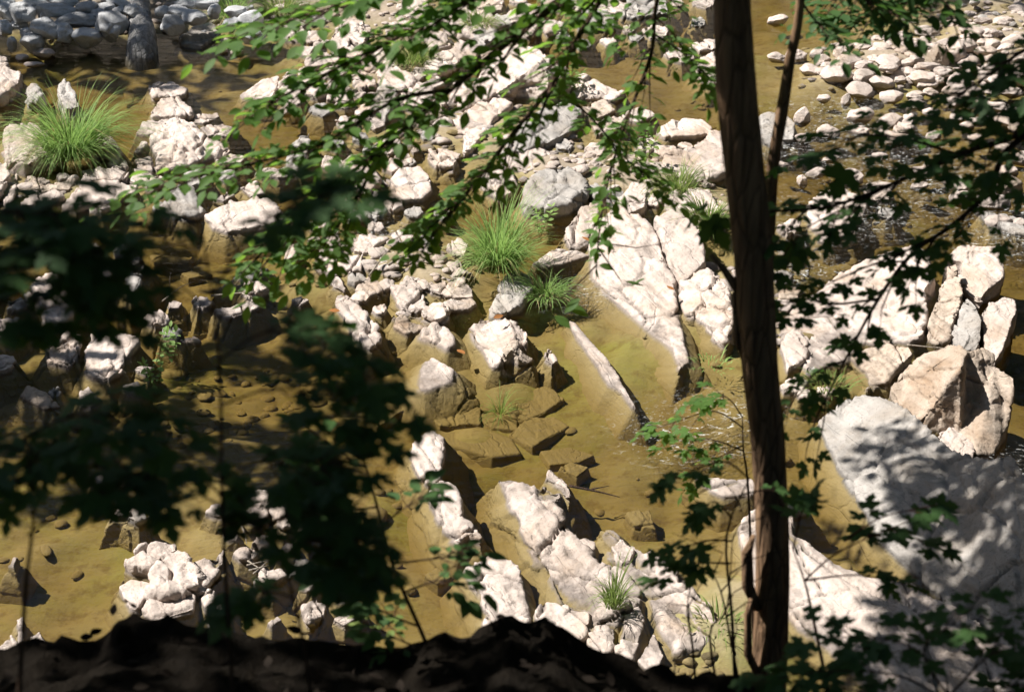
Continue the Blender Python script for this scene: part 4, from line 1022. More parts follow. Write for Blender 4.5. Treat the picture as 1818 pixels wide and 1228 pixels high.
class Spray:
    """branches with side twigs and leaves on them"""
    def __init__(s): s.t = []; s.p = []; s.d = []; s.n = []; s.s = []
    def leaf(s, p, d, n, size):
        s.p.append(tuple(p)); s.d.append(tuple(d)); s.n.append(tuple(n)); s.s.append(size)
    def twig(s, p, d, length, ls, dens=1.0, rad=0.003, droop=.25, flat=.35):
        m = max(3, int(length / 0.08))
        pts = [Vector(p)]; dd = Vector(d).normalized()
        for i in range(m):
            dd = (dd + Vector((random.gauss(0, .10), random.gauss(0, .10), -droop / m + random.gauss(0, .05)))).normalized()
            pts.append(pts[-1] + dd * (length / m))
        s.t.append((pts, rad))
        side = 1
        nl = max(2, int(length / (ls * 0.62) * dens))
        for k in range(nl):
            f = (k + random.uniform(.4, .9)) / nl
            i = min(int(f * m), m - 1)
            q = pts[i].lerp(pts[i + 1], f * m - i)
            t = (pts[i + 1] - pts[i]).normalized()
            lat = t.cross(Vector((0, 0, 1)))
            if lat.length < .05: lat = Vector((1, 0, 0))
            lat.normalize(); side = -side
            ld = t * random.uniform(.25, .8) + lat * side * random.uniform(.6, 1.1) + Vector((0, 0, random.uniform(-.2, .12)))
            ld.z *= .35
            nn = Vector((random.gauss(0, flat), random.gauss(0, flat), 1))
            s.leaf(q + ld.normalized() * ls * .15, ld, nn, ls * random.uniform(.5, 1.2))
        s.leaf(pts[-1], dd + Vector((0, 0, -.2)), Vector((random.gauss(0, flat), random.gauss(0, flat), 1)), ls * random.uniform(.8, 1.1))
    def branch(s, path, rad, ntw, tl, ls, dens=1.0, start=.1, droop=.25, flat=.35, up=0.0, lift=None):
        pts = smooth_path(path, 5)
        m = len(pts)
        s.t.append((pts, [rad * (1 - .72 * i / (m - 1)) for i in range(m)]))
        side = 1
        for k in range(ntw):
            f = start + (1 - start) * (k + random.random()) / ntw
            i = min(int(f * (m - 1)), m - 2)
            q = pts[i]; t = (pts[i + 1] - pts[i]).normalized()
            lat = t.cross(Vector((0, 0, 1)))
            if lat.length < .1: lat = Vector((random.choice((-1, 1)), random.uniform(-.6, .6), 0))
            lat.normalize(); side = -side
            s.twig(q, t * random.uniform(.5, .9) + lat * side * random.uniform(.5, 1.0) + Vector((0, 0, random.uniform(-.1, .2) + up)), tl * random.uniform(.5, 1.1) * (1 - .35 * f), ls, dens, max(.0018, rad * .35), droop, flat)
        s.twig(pts[-1], pts[-1] - pts[-2], tl * .6, ls, dens, max(.0018, rad * .3), droop, flat)
    def build(s, parent, tmpl, lm, bmat, bname='branch'):
        v, f = tubes(s.t, 6)
        b = obj(bname, v, f, bmat, parent)
        v, f = leaves_mesh(tmpl, s.p, s.d, s.n, s.s)
        return b, obj('foliage', v, f, lm, parent, False)
def A(Y, *pts): return [at(x, y, Y + (q[0] if q else 0)) for x, y, *q in pts]

def trunk_mesh(path, rads, seg=44, rough=.06, k=16):
    pts = smooth_path(path, k); m = len(pts)
    rr = np.interp(np.linspace(0, 1, m), np.linspace(0, 1, len(rads)), rads)
    V, Fc = tubes([(pts, list(rr))], seg)
    c = np.repeat(np.array([tuple(p) for p in pts]), seg, 0)
    dv = V - c
    sc_ = 1 + rough * fbm(np.stack([V[:, 0] * 30, V[:, 1] * 30, V[:, 2] * 3.5], 1), 3) + rough * 1.1 * fbm(np.stack([V[:, 0] * 8, V[:, 1] * 8, V[:, 2] * 2.4], 1) + 3, 2)
    return c + dv * sc_[:, None], Fc

# ------------------------------------------------------------------ the tree in front, with its leafy boughs reaching left over the creek
YT = 4.2
base = at(1360, 1340, YT)
tr = thing('young_tree', 'young tree with a bare dark brown trunk standing right of centre on the near bank', 'tree', tuple(base))
S_T = scale_at(at(1340, 600, YT))
tpath = [at(1310, -520, YT), at(1300, -250, YT), at(1300, 0, YT), at(1310, 190, YT), at(1333, 420, YT), at(1347, 620, YT), at(1364, 810, YT), at(1372, 1010, YT), at(1365, 1200, YT), at(1358, 1340, YT)]
v, f = trunk_mesh(tpath, [25 * S_T, 27 * S_T, 30 * S_T, 33 * S_T, 34.5 * S_T, 33 * S_T, 31 * S_T, 32 * S_T, 33 * S_T, 42 * S_T])
obj('trunk', v, f, M_BARK, tr)
for stub in ((A(YT, (1330, 545), (1300, 500), (1285, 478), (1262, 452)), [.014, .012, .009, .006]), (A(YT, (1330, 660), (1308, 600), (1303, 520)), [.01, .011, .006]),
             (A(YT - .03, (1345, 1080), (1328, 1040), (1326, 980), (1338, 950)), [.012, .018, .016, .006]), (A(YT - .04, (1352, 1210), (1328, 1160), (1328, 1090), (1336, 1050)), [.01, .013, .011, .006])):
    v, f = tubes([stub], 8)
    obj('branch_stub', v, f, M_BARK, tr)
sp = Spray()
YB_ = 4.9
for path, rad, n, tl, ls in (
        ([(1290, -330, -.6), (1120, -90, -.2), (960, 30), (800, 160), (680, 260), (560, 360), (480, 430)], .012, 22, .36, .075),
        ([(1290, -330, -.6), (1150, -100, 0), (1060, 10, .1), (980, 150, .1), (900, 250, .1), (830, 340, .1), (760, 400, .1)], .011, 22, .34, .07),
        ([(1300, -300, -.6), (1200, -120, .1), (1165, 10, .3), (1155, 100, .3), (1110, 220, .3), (1080, 320, .3), (1065, 400, .3)], .009, 12, .26, .065),
        ([(1120, -90, -.2), (900, -30), (760, 40), (600, 120), (470, 190)], .01, 20, .32, .075),
        ([(800, 160), (700, 180, -.1), (560, 260, -.1), (400, 300, -.1), (250, 340, -.1)], .007, 16, .30, .07),
        ([(980, 150, .1), (1050, 210, .2), (1120, 290, .2), (1180, 330, .2)], .005, 8, .24, .065),
        ([(1160, 60, .3), (1220, 100, .3), (1260, 150, .3)], .004, 6, .22, .065),
        ([(680, 260), (640, 340), (600, 400), (560, 440)], .006, 8, .30, .07),
        ([(900, -30), (760, -50), (600, 10), (430, 60)], .007, 14, .30, .085)):
    sp.branch(A(YB_, *path), rad, int(n * 2.8), tl, ls * .74, 1.25, .12, droop=.15, flat=.38)
# hanging bare twigs in front of the slab
for path in ([(1065, 400, .3), (1060, 450, .3), (1058, 500, .3)], [(1062, 440, .3), (1090, 480, .3), (1110, 510, .3)], [(1060, 470, .3), (1020, 510, .3), (970, 550, .3)], [(1062, 430, .3), (1130, 440, .3), (1190, 430, .3)]):
    sp.t.append((A(YB_, *path), .003))
for x, y in ((1145, 495), (1110, 500), (985, 560), (1010, 545), (1030, 530), (1060, 410), (1095, 408)):
    sp.leaf(at(x, y, YB_ + .3), Vector((random.uniform(-1, 1), random.uniform(-.5, .5), -.2)), Vector((random.gauss(0, .3), -.2, 1)), .07)
sp.build(tr, T_BEECH, M_BEECH, M_TWIG)

# thin second stem behind the trunk
b2 = at(1372, 1340, 4.75)
t2 = thing('sapling', 'thin leaning bare stem close behind the right side of the trunk', 'tree', tuple(b2))
S2 = scale_at(at(1390, 200, 4.75))
v, f = trunk_mesh([at(1432, -300, 4.75), at(1421, 0, 4.75), at(1402, 110, 4.75), at(1388, 200, 4.75), at(1372, 300, 4.75), at(1366, 420, 4.75), at(1360, 700, 4.75), at(1366, 1000, 4.75), at(1372, 1340, 4.75)], [7 * S2, 8 * S2, 9.5 * S2, 11 * S2, 11 * S2, 11 * S2, 12 * S2, 13 * S2, 14 * S2], 16)
obj('trunk', v, f, M_BARK, t2)
sp = Spray()
sp.branch(A(4.75, (1432, -300), (1470, -120), (1520, -20), (1600, 30)), .008, 20, .26, .05, 1.5)
sp.branch(A(4.75, (1432, -300), (1530, -140), (1620, -50), (1690, 20)), .008, 20, .26, .05, 1.5)
sp.branch(A(4.75, (1421, 0), (1450, 40), (1490, 70)), .004, 5, .2, .05, 1.1)
sp.branch(A(5.6, (1800, -160), (1700, -60), (1600, 10), (1500, 40)), .008, 30, .26, .05, 1.5)
sp.branch(A(5.6, (1800, -160), (1660, -100), (1560, -40), (1460, 10)), .008, 30, .26, .05, 1.5)
sp.t.append((smooth_path([at(1432, -300, 4.75), at(1620, -260, 5.2), at(1800, -160, 5.6)], 4), .009))
sp.build(t2, T_SIMPLE, M_MAPLE, M_TWIG)

# maple right of the frame
mb = Vector((2.6, 4.3, 2.6))
mt = thing('maple_tree', 'dark maple reaching in from the right edge with drooping lobed leaves', 'tree', tuple(mb))
v, f = trunk_mesh([(2.5, 4.5, 9.5), (2.45, 4.4, 7), (2.5, 4.3, 4.5), mb], [.05, .07, .09, .11], 20)
obj('trunk', v, f, M_BARK, mt)
sp = Spray()
YM = 4.3
for path, rad, n, tl, ls in (
        ([(2300, -60, .1), (2050, 120), (1818, 235), (1700, 275), (1600, 320), (1480, 365), (1380, 375)], .011, 20, .28, .085),
        ([(1900, 190), (1790, 265), (1755, 340), (1690, 400), (1620, 450), (1560, 530), (1500, 640), (1450, 740)], .010, 20, .22, .078),
        ([(1560, 530), (1480, 540), (1420, 530), (1390, 545)], .004, 7, .14, .07),
        ([(1690, 400), (1620, 440), (1500, 490), (1440, 520)], .004, 8, .15, .07),
        ([(1700, 275), (1620, 250), (1540, 240), (1470, 260)], .005, 9, .22, .08),
        ([(2200, -120), (1950, 20), (1818, 90), (1760, 130), (1700, 170)], .009, 16, .26, .09),
        ([(2000, 60), (1880, 110), (1800, 170), (1760, 230)], .006, 14, .24, .09),
        ([(1500, 640), (1450, 660), (1420, 700), (1400, 720)], .003, 5, .14, .07),
        ([(1600, 320), (1540, 350), (1440, 400), (1400, 440)], .004, 8, .18, .08)):
    sp.branch(A(YM, *path), rad, int(n * 1.0), tl * 1.1, ls * .66, .72, .1, droop=.2, flat=.28)
for x, y in ((1420, 445), (1240, 370), (1260, 390), (1410, 440), (1500, 300)):
    sp.leaf(at(x, y, YM), Vector((random.uniform(-1, 1), random.uniform(-.5, .5), -.4)), Vector((random.gauss(0, .3), -.5, 1)), .1)
sp.build(mt, T_MAPLE, M_MAPLE, M_TWIG)
# near seedlings right of and left of the trunk foot
def seedling(name, label, cat, Y, stem, brs, ls, bm=M_TWIG, lm=M_MAPLE, tm=None, rad=.006, tl=.16, n=4, dens=1.2):
    st = A(Y, *stem)
    t = thing(name, label, cat, tuple(st[0]))
    v, f = tubes([(smooth_path(st, 4), rad)], 8)
    obj('stem', v, f, bm, t)
    s = Spray()
    for b in brs: s.branch(A(Y, *b), rad * .5, n, tl, ls, dens, .35, droop=.12, flat=.25)
    s.build(t, tm or T_MAPLE, lm, bm)
    return t
seedling('maple_seedling', 'red stemmed maple seedling right of the trunk foot with dark lobed leaves', 'seedling', 3.6, [(1490, 1330), (1465, 1200), (1440, 1080), (1428, 1030), (1408, 975)],
         [[(1428, 1030), (1480, 985), (1540, 955), (1600, 930)], [(1540, 950), (1600, 950), (1660, 965)], [(1408, 975), (1420, 920), (1430, 895)], [(1500, 960), (1560, 920), (1640, 900)], [(1428, 1030), (1520, 1020), (1600, 1035)]], .062, M_REDTWIG, n=2, tl=.06, dens=.7)
seedling('maple_seedling', 'small maple seedling with layered lobed leaves left of the trunk foot', 'seedling', 3.8, [(1310, 1330), (1300, 1100), (1290, 950), (1330, 850)],
         [[(1330, 850), (1290, 820), (1240, 830), (1200, 850)], [(1300, 960), (1250, 960), (1190, 980)], [(1296, 1000), (1240, 1000), (1190, 1020)], [(1300, 920), (1270, 890), (1250, 900)], [(1310, 880), (1360, 870), (1410, 880)]], .06, M_TWIG, n=2, tl=.07, dens=.7)
seedling('maple_seedling', 'leafy green seedling spread low over the water left of the trunk', 'seedling', 5.4, [(1345, 1330), (1330, 900), (1320, 800), (1318, 740)],
         [[(1320, 760), (1270, 730), (1210, 745), (1165, 760)], [(1320, 800), (1260, 780), (1200, 790)], [(1318, 740), (1290, 705), (1250, 710)], [(1320, 790), (1280, 810), (1230, 850)]], .05, M_TWIG, n=4, tl=.12, dens=.9, lm=M_BEECH)
seedling('shrub', 'dark low shrub leaves across the bottom right corner', 'shrub', 3.0, [(1700, 1400), (1690, 1280), (1680, 1200)],
         [[(1690, 1250), (1600, 1200), (1480, 1190), (1400, 1200)], [(1690, 1230), (1760, 1160), (1830, 1150)], [(1680, 1200), (1600, 1140), (1500, 1130)], [(1690, 1260), (1780, 1220), (1850, 1210)], [(1690, 1240), (1640, 1160), (1700, 1100)], [(1690, 1270), (1560, 1230), (1440, 1220)]], .05, n=6, tl=.15, dens=1.1)
for nm, Y, stem in (('bare_twig', 3.9, [(1290, 1300), (1260, 1130), (1290, 1080), (1300, 960)]), ('bare_twig', 3.9, [(1330, 1300), (1300, 1150), (1280, 1050), (1255, 1000)]), ('bare_twig', 3.9, [(1240, 1300), (1230, 1150), (1220, 1080), (1232, 1020)])):
    p = A(Y, *stem)
    lab = {1290: 'bare brown twig nearest the trunk rising in front of the second ledge', 1330: 'bare crooked twig crossing the others in front of the second ledge', 1240: 'leftmost bare thin twig rising in front of the second ledge'}[stem[0][0]]
    t = thing(nm, lab, 'twig', tuple(p[0]))
    tw = [(smooth_path(p, 4), .0045)]
    for k in range(5):
        q = smooth_path(p, 4)[4 + k * 2]
        tw.append(([q, q + Vector((random.uniform(-.08, .08), 0, random.uniform(.04, .1))), q + Vector((random.uniform(-.16, .16), random.uniform(-.05, .05), random.uniform(.06, .16)))], .0025))
    v, f = tubes(tw, 6); obj('stem', v, f, M_TWIG, t)

# young plants in the shade of the near bank, left
seedling('shrub', 'thin stemmed sapling with small leaves leaning over the pool at the lower centre left', 'shrub', 3.5, [(790, 1250), (760, 1150), (700, 1010), (670, 900), (650, 830), (632, 780)],
         [[(700, 1010), (640, 990), (590, 1000)], [(680, 930), (720, 900), (750, 880)], [(670, 900), (610, 900), (570, 860)], [(720, 1050), (780, 1030), (820, 1040)], [(740, 1110), (690, 1090), (640, 1060)], [(650, 830), (600, 800), (560, 770)], [(700, 1000), (780, 990), (815, 985)], [(760, 1150), (720, 1140), (660, 1110)]],
         .055, n=5, tl=.10, dens=1.1, tm=T_BEECH, rad=.006)
seedling('weed', 'bright yellow green leafy weed at the brow of the near bank', 'weed', 3.9, [(655, 1190), (665, 1120), (680, 1085)], [[(660, 1140), (690, 1110), (705, 1080)], [(660, 1130), (650, 1100), (640, 1080)]], .035, n=4, tl=.06, lm=M_WEED, tm=T_BEECH, rad=.003)
dark_things = (
    ('understory_maple', 'dark leafy young maple close to the camera with straight stem at left', 2.45, [(420, 1300), (405, 1100), (395, 900), (390, 650), (370, 480), (340, 330)],
     [[(395, 900), (300, 850), (180, 830), (40, 800)], [(390, 640), (470, 590), (560, 600), (640, 640)], [(385, 560), (280, 480), (160, 440), (20, 420)], [(392, 720), (480, 690), (560, 700), (640, 720)],
      [(380, 520), (440, 420), (510, 370), (570, 350)], [(395, 850), (460, 820), (540, 830), (600, 820)], [(396, 930), (440, 930), (520, 960), (600, 980)], [(395, 880), (250, 760), (120, 770), (20, 850)], [(398, 960), (500, 920), (560, 900), (620, 930)]], 12, .34, .085),
    ('understory_maple', 'dark blurred maple shoots in the left margin of the photo', 2.4, [(30, 1300), (45, 1050), (60, 900), (40, 760)],
     [[(50, 950), (120, 900), (200, 870), (280, 880)], [(45, 860), (-30, 820), (-100, 800)], [(40, 780), (120, 740), (220, 740), (330, 780)]], 9, .30, .085),
    ('understory_maple', 'dark shoots with rounded clumps of leaves above the lower bank, left of the thin sapling', 2.5, [(560, 1300), (540, 1150), (510, 1020), (480, 930)],
     [[(510, 1020), (560, 960), (620, 960)], [(500, 980), (450, 930), (430, 900)], [(530, 1100), (580, 1040), (630, 1030)], [(520, 1060), (470, 1050), (420, 1070)], [(490, 950), (520, 880), (560, 860)]], 7, .17, .08),
    ('understory_maple', 'dark branch of leaves drooping across the left edge of the photo above the shade line', 2.4, [(-260, 1300), (-240, 900), (-200, 560), (-160, 380)],
     [[(-200, 560), (-60, 400), (90, 380), (240, 400)], [(-160, 400), (0, 370), (120, 420), (220, 470)], [(-220, 700), (-80, 560), (60, 540), (180, 560)], [(-200, 600), (-60, 480), (60, 460), (160, 500)]], 13, .30, .085))
for nm, lab, Y, stem, brs, n, tl, ls in dark_things:
    seedling(nm, lab, 'young tree', Y, stem, brs, ls * .64, n=int(n * .9), tl=tl * .42, rad=.0045, dens=1.1)

# ------------------------------------------------------------------ unseen trees outside the frame; shade tree crowns are shaped to cast chosen shade
def crown_tree(name, label, base, limbs, pts, ls, group=None, trunk_r=.14, lm=M_CANOPY):
    t = thing(name, label, 'tree', tuple(base), group)
    top_ = Vector(np.mean(pts, axis=0)) + Vector((0, 0, .6))
    mid = Vector(base).lerp(top_, .5); mid.x = base[0] * .75 + mid.x * .25; mid.y = base[1] * .75 + mid.y * .25
    v, f = trunk_mesh([top_, mid, Vector(base) + Vector((0, 0, .8)), Vector(base) + Vector((0, 0, -.6))], [trunk_r * .4, trunk_r * .8, trunk_r, trunk_r * 1.4], 16)
    obj('trunk', v, f, M_BARK, t)
    lp = []
    for k in range(limbs):
        e = Vector(pts[int(rng.integers(len(pts)))])
        s_ = mid.lerp(top_, random.uniform(0, .9))
        m_ = s_.lerp(e, .5) + Vector((random.uniform(-.2, .2), random.uniform(-.2, .2), .3))
        lp.append((smooth_path([s_, m_, e], 5), trunk_r * .3))
    v, f = tubes(lp, 7)
    obj('limb', v, f, M_BARK, t)
    n = len(pts)
    d = rng.normal(size=(n, 3)); d[:, 2] -= .4
    nn = rng.normal(size=(n, 3)) * .6; nn[:, 2] += 1
    v, f = leaves_mesh(T_SIMPLE, pts, d, nn, rng.uniform(.7, 1.25, n) * ls)
    obj('crown', v, f, lm, t, False)
    return t
S_ = np.array(SUN)
def shade_pts(poly, dens, t0, t1, z=0.0, Y=None, gap=.0, gs=1.2):
    """leaves that stand between the sun and a patch of ground (or of a bough at depth Y)"""
    xs_ = [p[0] for p in poly]; ys_ = [p[1] for p in poly]
    out = []
    g4 = [gnd(a, b, z) if Y is None else at(a, b, Y) for a, b in poly]
    ar = abs(sum(g4[i - 1].x * g4[i].y - g4[i].x * g4[i - 1].y for i in range(len(g4)))) / 2 if Y is None else abs(sum(g4[i - 1].x * g4[i].z - g4[i].x * g4[i - 1].z for i in range(len(g4)))) / 2
    n = int(ar * dens)
    gx = [g.x for g in g4]; gy = [g.y if Y is None else g.z for g in g4]
    k = 0
    while len(out) < n and k < n * 12:
        k += 1
        x, y = random.uniform(min(gx), max(gx)), random.uniform(min(gy), max(gy))
        c = False
        for i in range(len(gx)):
            if (gy[i] > y) != (gy[i - 1] > y) and x < (gx[i - 1] - gx[i]) * (y - gy[i]) / (gy[i - 1] - gy[i]) + gx[i]: c = not c
        if not c: continue
        P_ = np.array([x, y, z]) if Y is None else np.array([x, Y, y])
        if gap > -1 and vnoise(np.array([[P_[0] * gs * 1.6, P_[1] * gs * 1.6, P_[2] * gs * 1.6]]))[0] < gap: continue
        out.append(P_ + S_ * random.uniform(t0, t1))
    return np.array(out)

def holes(pts, hs, z=0.0):
    k = np.ones(len(pts), bool)
    gp = pts - S_[None] * ((pts[:, 2] - z) / S_[2])[:, None]
    for x, y, r_ in hs:
        g = gnd(x, y, z); k &= ((gp[:, 0] - g.x) ** 2 + ((gp[:, 1] - g.y) * .6) ** 2) > r_ * r_
    return pts[k]
HOLES = [(180, 640, .36), (120, 515, .24), (450, 545, .22), (60, 590, .15), (150, 690, .15), (330, 850, .22), (300, 480, .2), (250, 910, .2), (480, 905, .22), (350, 1000, .4), (40, 930, .3)]  # gaps cut in the left crown so sun reaches chosen rocks
# left: shades the left middle of the creek
pl = np.concatenate([shade_pts([(-300, 375), (290, 372), (330, 430), (600, 560), (650, 650), (600, 740), (560, 860), (400, 890), (200, 870), (-300, 860)], 260, 6.5, 8.5, gap=-.2, gs=1.1),
                     shade_pts([(380, 760), (620, 850), (640, 1000), (430, 1010)], 120, 6.5, 8.0, gap=-.2)])
pl = holes(pl, HOLES)
crown_tree('shade_tree', 'unseen tree on the left bank, crown shaped to shade the creek', (-9.0, 12.5, .6), 14, pl, .17, 'trees around the creek')
# far left: shades the grey stones
pl = shade_pts([(-500, -250), (520, -250), (490, 60), (450, 130), (330, 170), (120, 130), (-500, 120)], 75, 8.5, 11.5, gap=-.6)
crown_tree('shade_tree', 'unseen tree on the far left bank, crown shaped to shade grey stones', (-11.5, 25.5, 1.6), 14, pl, .26, 'trees around the creek')
# top right corner
pl = shade_pts([(1640, -200), (1900, -200), (1900, 30), (1650, 40)], 50, 9, 11, gap=-.6)
crown_tree('shade_tree', 'unseen tree beyond the gravel bar, crown shaped to shade the corner', (0.5, 27, 2.2), 10, pl, .26, 'trees around the creek')
# lower right slabs in broken shade
pl = np.concatenate([shade_pts([(1480, 860), (1560, 790), (1700, 800), (1960, 840), (1960, 1300), (1380, 1300), (1400, 1090), (1500, 1000), (1520, 900)], 560, 6.2, 8.0, z=.35, gap=-.6, gs=1.5), shade_pts([(1670, 850), (1960, 850), (1960, 1130), (1700, 1080)], 420, 6.0, 8.0, z=.38, gap=-.5, gs=2.4), shade_pts([(1640, 800), (2150, 780), (2150, 1350), (1500, 1350), (1580, 1000)], 420, 6.0, 8.0, z=.85, gap=-.7, gs=1.5), shade_pts([(1460, 740), (1560, 690), (1700, 780), (1960, 840), (1500, 900)], 260, 6.2, 8.0, z=.3, gap=-.3, gs=1.8),
                     shade_pts([(1400, 880), (1520, 830), (1560, 960), (1450, 960)], 90, 6.5, 8.0, gap=-.1, gs=2)])
crown_tree('shade_tree', 'unseen tree hanging over the creek, crown shaped to shade the right slabs', (7.5, 10.0, .3), 12, pl, .13, 'trees around the creek', .12)
# near canopy: the bank, the trunk and the dark young maples stand in its shade
def bank_shade(x0, x1, y0, y1, z, dens, t0, t1):
    n = int((x1 - x0) * (y1 - y0) * dens)
    P_ = np.stack([rng.uniform(x0, x1, n), rng.uniform(y0, y1, n), np.full(n, z)], 1)
    return P_ + S_[None] * rng.uniform(t0, t1, n)[:, None]
pl = np.concatenate([bank_shade(-7, 6, -6, 3.9, 3.9, 120, 4.2, 7.0), shade_pts([(-100, 330), (640, 330), (640, 1000), (700, 1250), (-100, 1250)], 450, 3.8, 5.2, Y=2.45, gap=-.12, gs=2.2)])
crown_tree('shade_tree', 'unseen broad tree left of the camera, crown shaped to shade the bank', (-4.6, 3.4, 3.9), 16, pl, .19, 'trees around the creek', .2)
pl = np.concatenate([shade_pts([(1350, 1060), (1950, 1040), (1950, 1330), (1350, 1330)], 420, 3.4, 5.0, Y=3.0, gap=-.7), shade_pts([(1150, 800), (1325, 800), (1325, 1040), (1150, 1040)], 300, 3.6, 5.0, Y=3.8, gap=-.5), shade_pts([(1410, 870), (1750, 870), (1750, 1060), (1410, 1060)], 260, 3.6, 5.0, Y=3.6, gap=-.2, gs=2.0), shade_pts([(1240, -300), (1420, -300), (1420, 300), (1440, 780), (1290, 780)], 420, 3.4, 5.0, Y=YT, gap=-.9), shade_pts([(1420, -150), (2000, -150), (2000, 450), (1760, 600), (1440, 800), (1440, 300)], 260, 3.4, 5.0, Y=YM, gap=-.5, gs=2.0)])
crown_tree('shade_tree', 'unseen tall tree over the boughs, crown shaped to shade trunk and seedlings', (-2.9, 4.9, 2.6), 12, pl, .16, 'trees around the creek', .12)
for k, (bx_, by_, x0, x1, y0, y1) in enumerate(((10.5, 5.5, -3.5, 9, 0.5, 7.5), (11, 12.0, -3.2, 9.5, 7.5, 14.5), (11.5, 19.5, -1.5, 10, 14.5, 22))):  # unseen trees added overhead to cut the sky light on the creek
    n = 2300
    pl = np.stack([rng.uniform(x0, x1, n), rng.uniform(y0, y1, n), rng.uniform(11.2, 14.5, n)], 1)
    pl = pl[fbm(pl * .5 + 3, 2) > -.75]
    crown_tree('sky_block_tree', 'unseen tall tree on the right bank, added to block sky light', (bx_, by_, 1.0), 12, pl, .52, 'unseen trees added to block sky light', .22)
# woods that close the valley behind and across (they darken the water's reflections)
def far_tree(x, y, h, r_, n):
    z0 = float(bed_z(np.array([x]), np.array([y]))[0])
    u = rng.normal(size=(n, 3)); u /= np.linalg.norm(u, axis=1, keepdims=True)
    rr = rng.random(n) ** .4
    pts = np.array([x, y, z0 + h * .58]) + u * rr[:, None] * np.array([r_, r_, h * .44]) * (1 + .3 * fbm(u * 1.7 + x, 2))[:, None]
    pts = pts[pts[:, 2] > z0 + .6]
    crown_tree('forest_tree', 'forest tree on the slope across the creek outside the photo', (x, y, z0), 8, pts, .55, 'forest across the creek', .16)
for k, (x, y, h) in enumerate([(-13, 33, 10), (-8.5, 32, 9), (-4, 33.5, 10), (0.5, 33, 9), (5, 34, 10), (9, 31, 9), (13, 29, 9), (-16, 26, 9), (16, 22, 9), (15, 15, 9), (18, 36, 11), (-2, 39, 12), (7, 40, 12), (-10, 40, 12), (13, 12, 8), (9, 2, 9), (-9, -3, 9), (4, -8, 9), (-3, -9, 9), (10, -5, 9), (8.5, 6.5, 8), (12, 6, 9), (14, 18.5, 8), (1, -6, 9), (-7, -7, 9), (15, 0, 9), (-15.5, 6, 6.5), (-16, 12, 6.5), (-16, 18, 6.5), (-14, 1, 7), (12, 10, 9)]):
    far_tree(x, y, h * 1.45, 3.4, 1300)

# leaf litter on the near bank
bX, bY, bZ = BANK
sel = np.where((np.abs(bX) < 2.6) & (bY > 2.2) & (bY < 3.7))[0]
sel = rng.choice(sel, 500)
lp = np.stack([bX[sel] + rng.uniform(-.02, .02, 500), bY[sel] + rng.uniform(-.02, .02, 500), bZ[sel] + .012], 1)
ld = rng.normal(size=(500, 3)); ld[:, 2] = np.abs(ld[:, 2]) * .3
ln = rng.normal(size=(500, 3)) * .5; ln[:, 2] += 1
v, f = leaves_mesh(T_BEECH, lp, ld, ln, rng.uniform(.02, .045, 500))
tag(obj('leaf_litter', v, f, M_LITTER, None, False), 'dead brown leaves littering the dark near bank', 'leaf litter', kind='stuff')

# ------------------------------------------------------------------ grass, weeds, wood
def tuft(name, label, base, n, L, spread, w=.006, up=1.0, mat=M_GRASS, group=None, lean=(0, 0), r0=.1, straw=True):
    V, Fc = [], []
    base = Vector(base)
    for k in range(n):
        a = random.uniform(0, 2 * math.pi); q = random.random() ** .6
        p = Vector((base.x + math.cos(a) * q * r0, base.y + math.sin(a) * q * r0, base.z))
        out = Vector((math.cos(a + random.gauss(0, .4)), math.sin(a + random.gauss(0, .4)), 0))
        l = L * random.uniform(.35, 1.25) * (1 + .25 * math.sin(a * 2 + base.x * 9) + .15 * math.sin(a * 5 + base.y * 7))
        tilt = spread * (.15 + .85 * q) * random.uniform(.6, 1.3)
        kink = random.random() < .18
        d = (Vector((0, 0, up)) + out * tilt + Vector((lean[0], lean[1], 0))).normalized()
        sd = d.cross(Vector((0, 0, 1)));
        if sd.length < .05: sd = Vector((1, 0, 0))
        sd = (sd.normalized() + Vector((random.gauss(0, .5), random.gauss(0, .5), 0))).normalized()
        m = 6; i0 = len(V)
        for i in range(m + 1):
            f_ = i / m
            ww = w * random.uniform(.9, 1.1) * (1 - f_ ** 2.2) * .5 + .0004
            V.append(tuple(p - sd * ww)); V.append(tuple(p + sd * ww))
            d = (d + Vector((0, 0, -.16 - .20 * f_)) * (.5 + tilt) + out * .05).normalized()
            if kink and i == 3: d = (d + out * .6 + Vector((0, 0, -.9))).normalized()
            p = p + d * (l / m)
        for i in range(m):
            a_ = i0 + i * 2
            Fc.append([a_, a_ + 1, a_ + 3, a_ + 2])
    o = obj(name, V, Fc, mat, None, False, tuple(base))
    if straw and n > 200:                # last year's dead blades, bent low
        keep = tuft('tmp', None, base, n // 6, L * .8, spread * 1.5, w, up, M_STRAW, None, lean, r0, False)
        keep.name = 'dead_blades'; keep.parent = o; keep.location = (0, 0, 0)
    return tag(o, label, 'grass', group) if label else o
g = gnd(130, 285); g.z = .06
tuft('grass_tuft', 'big bushy green grass tuft on rocks at the upper left', g, 1150, .64, .62, .0065, lean=(.12, -.08), r0=.20)
g = gnd(885, 490); g.z = .08
tuft('grass_tuft', 'bright green grass tuft in the centre of the creek', g, 1000, .50, .48, .006, lean=(.05, -.05), r0=.15)
g = gnd(968, 530); g.z = .03
tuft('grass_tuft', 'short drooping green grass trailing at the water right below the central tuft', g, 260, .22, 1.0, .006, r0=.13)
g = gnd(1088, 1095); g.z = .08
tuft('grass_tuft', 'small thin green grass clump growing on the long cracked ledge', g, 160, .22, .35, .005, r0=.05, mat=M_WEED)
g = gnd(888, 735, -.15)
tuft('grass_tuft', 'drowned dark green grass under water below the rock with a hollow', g, 60, .20, .9, .004, r0=.06)
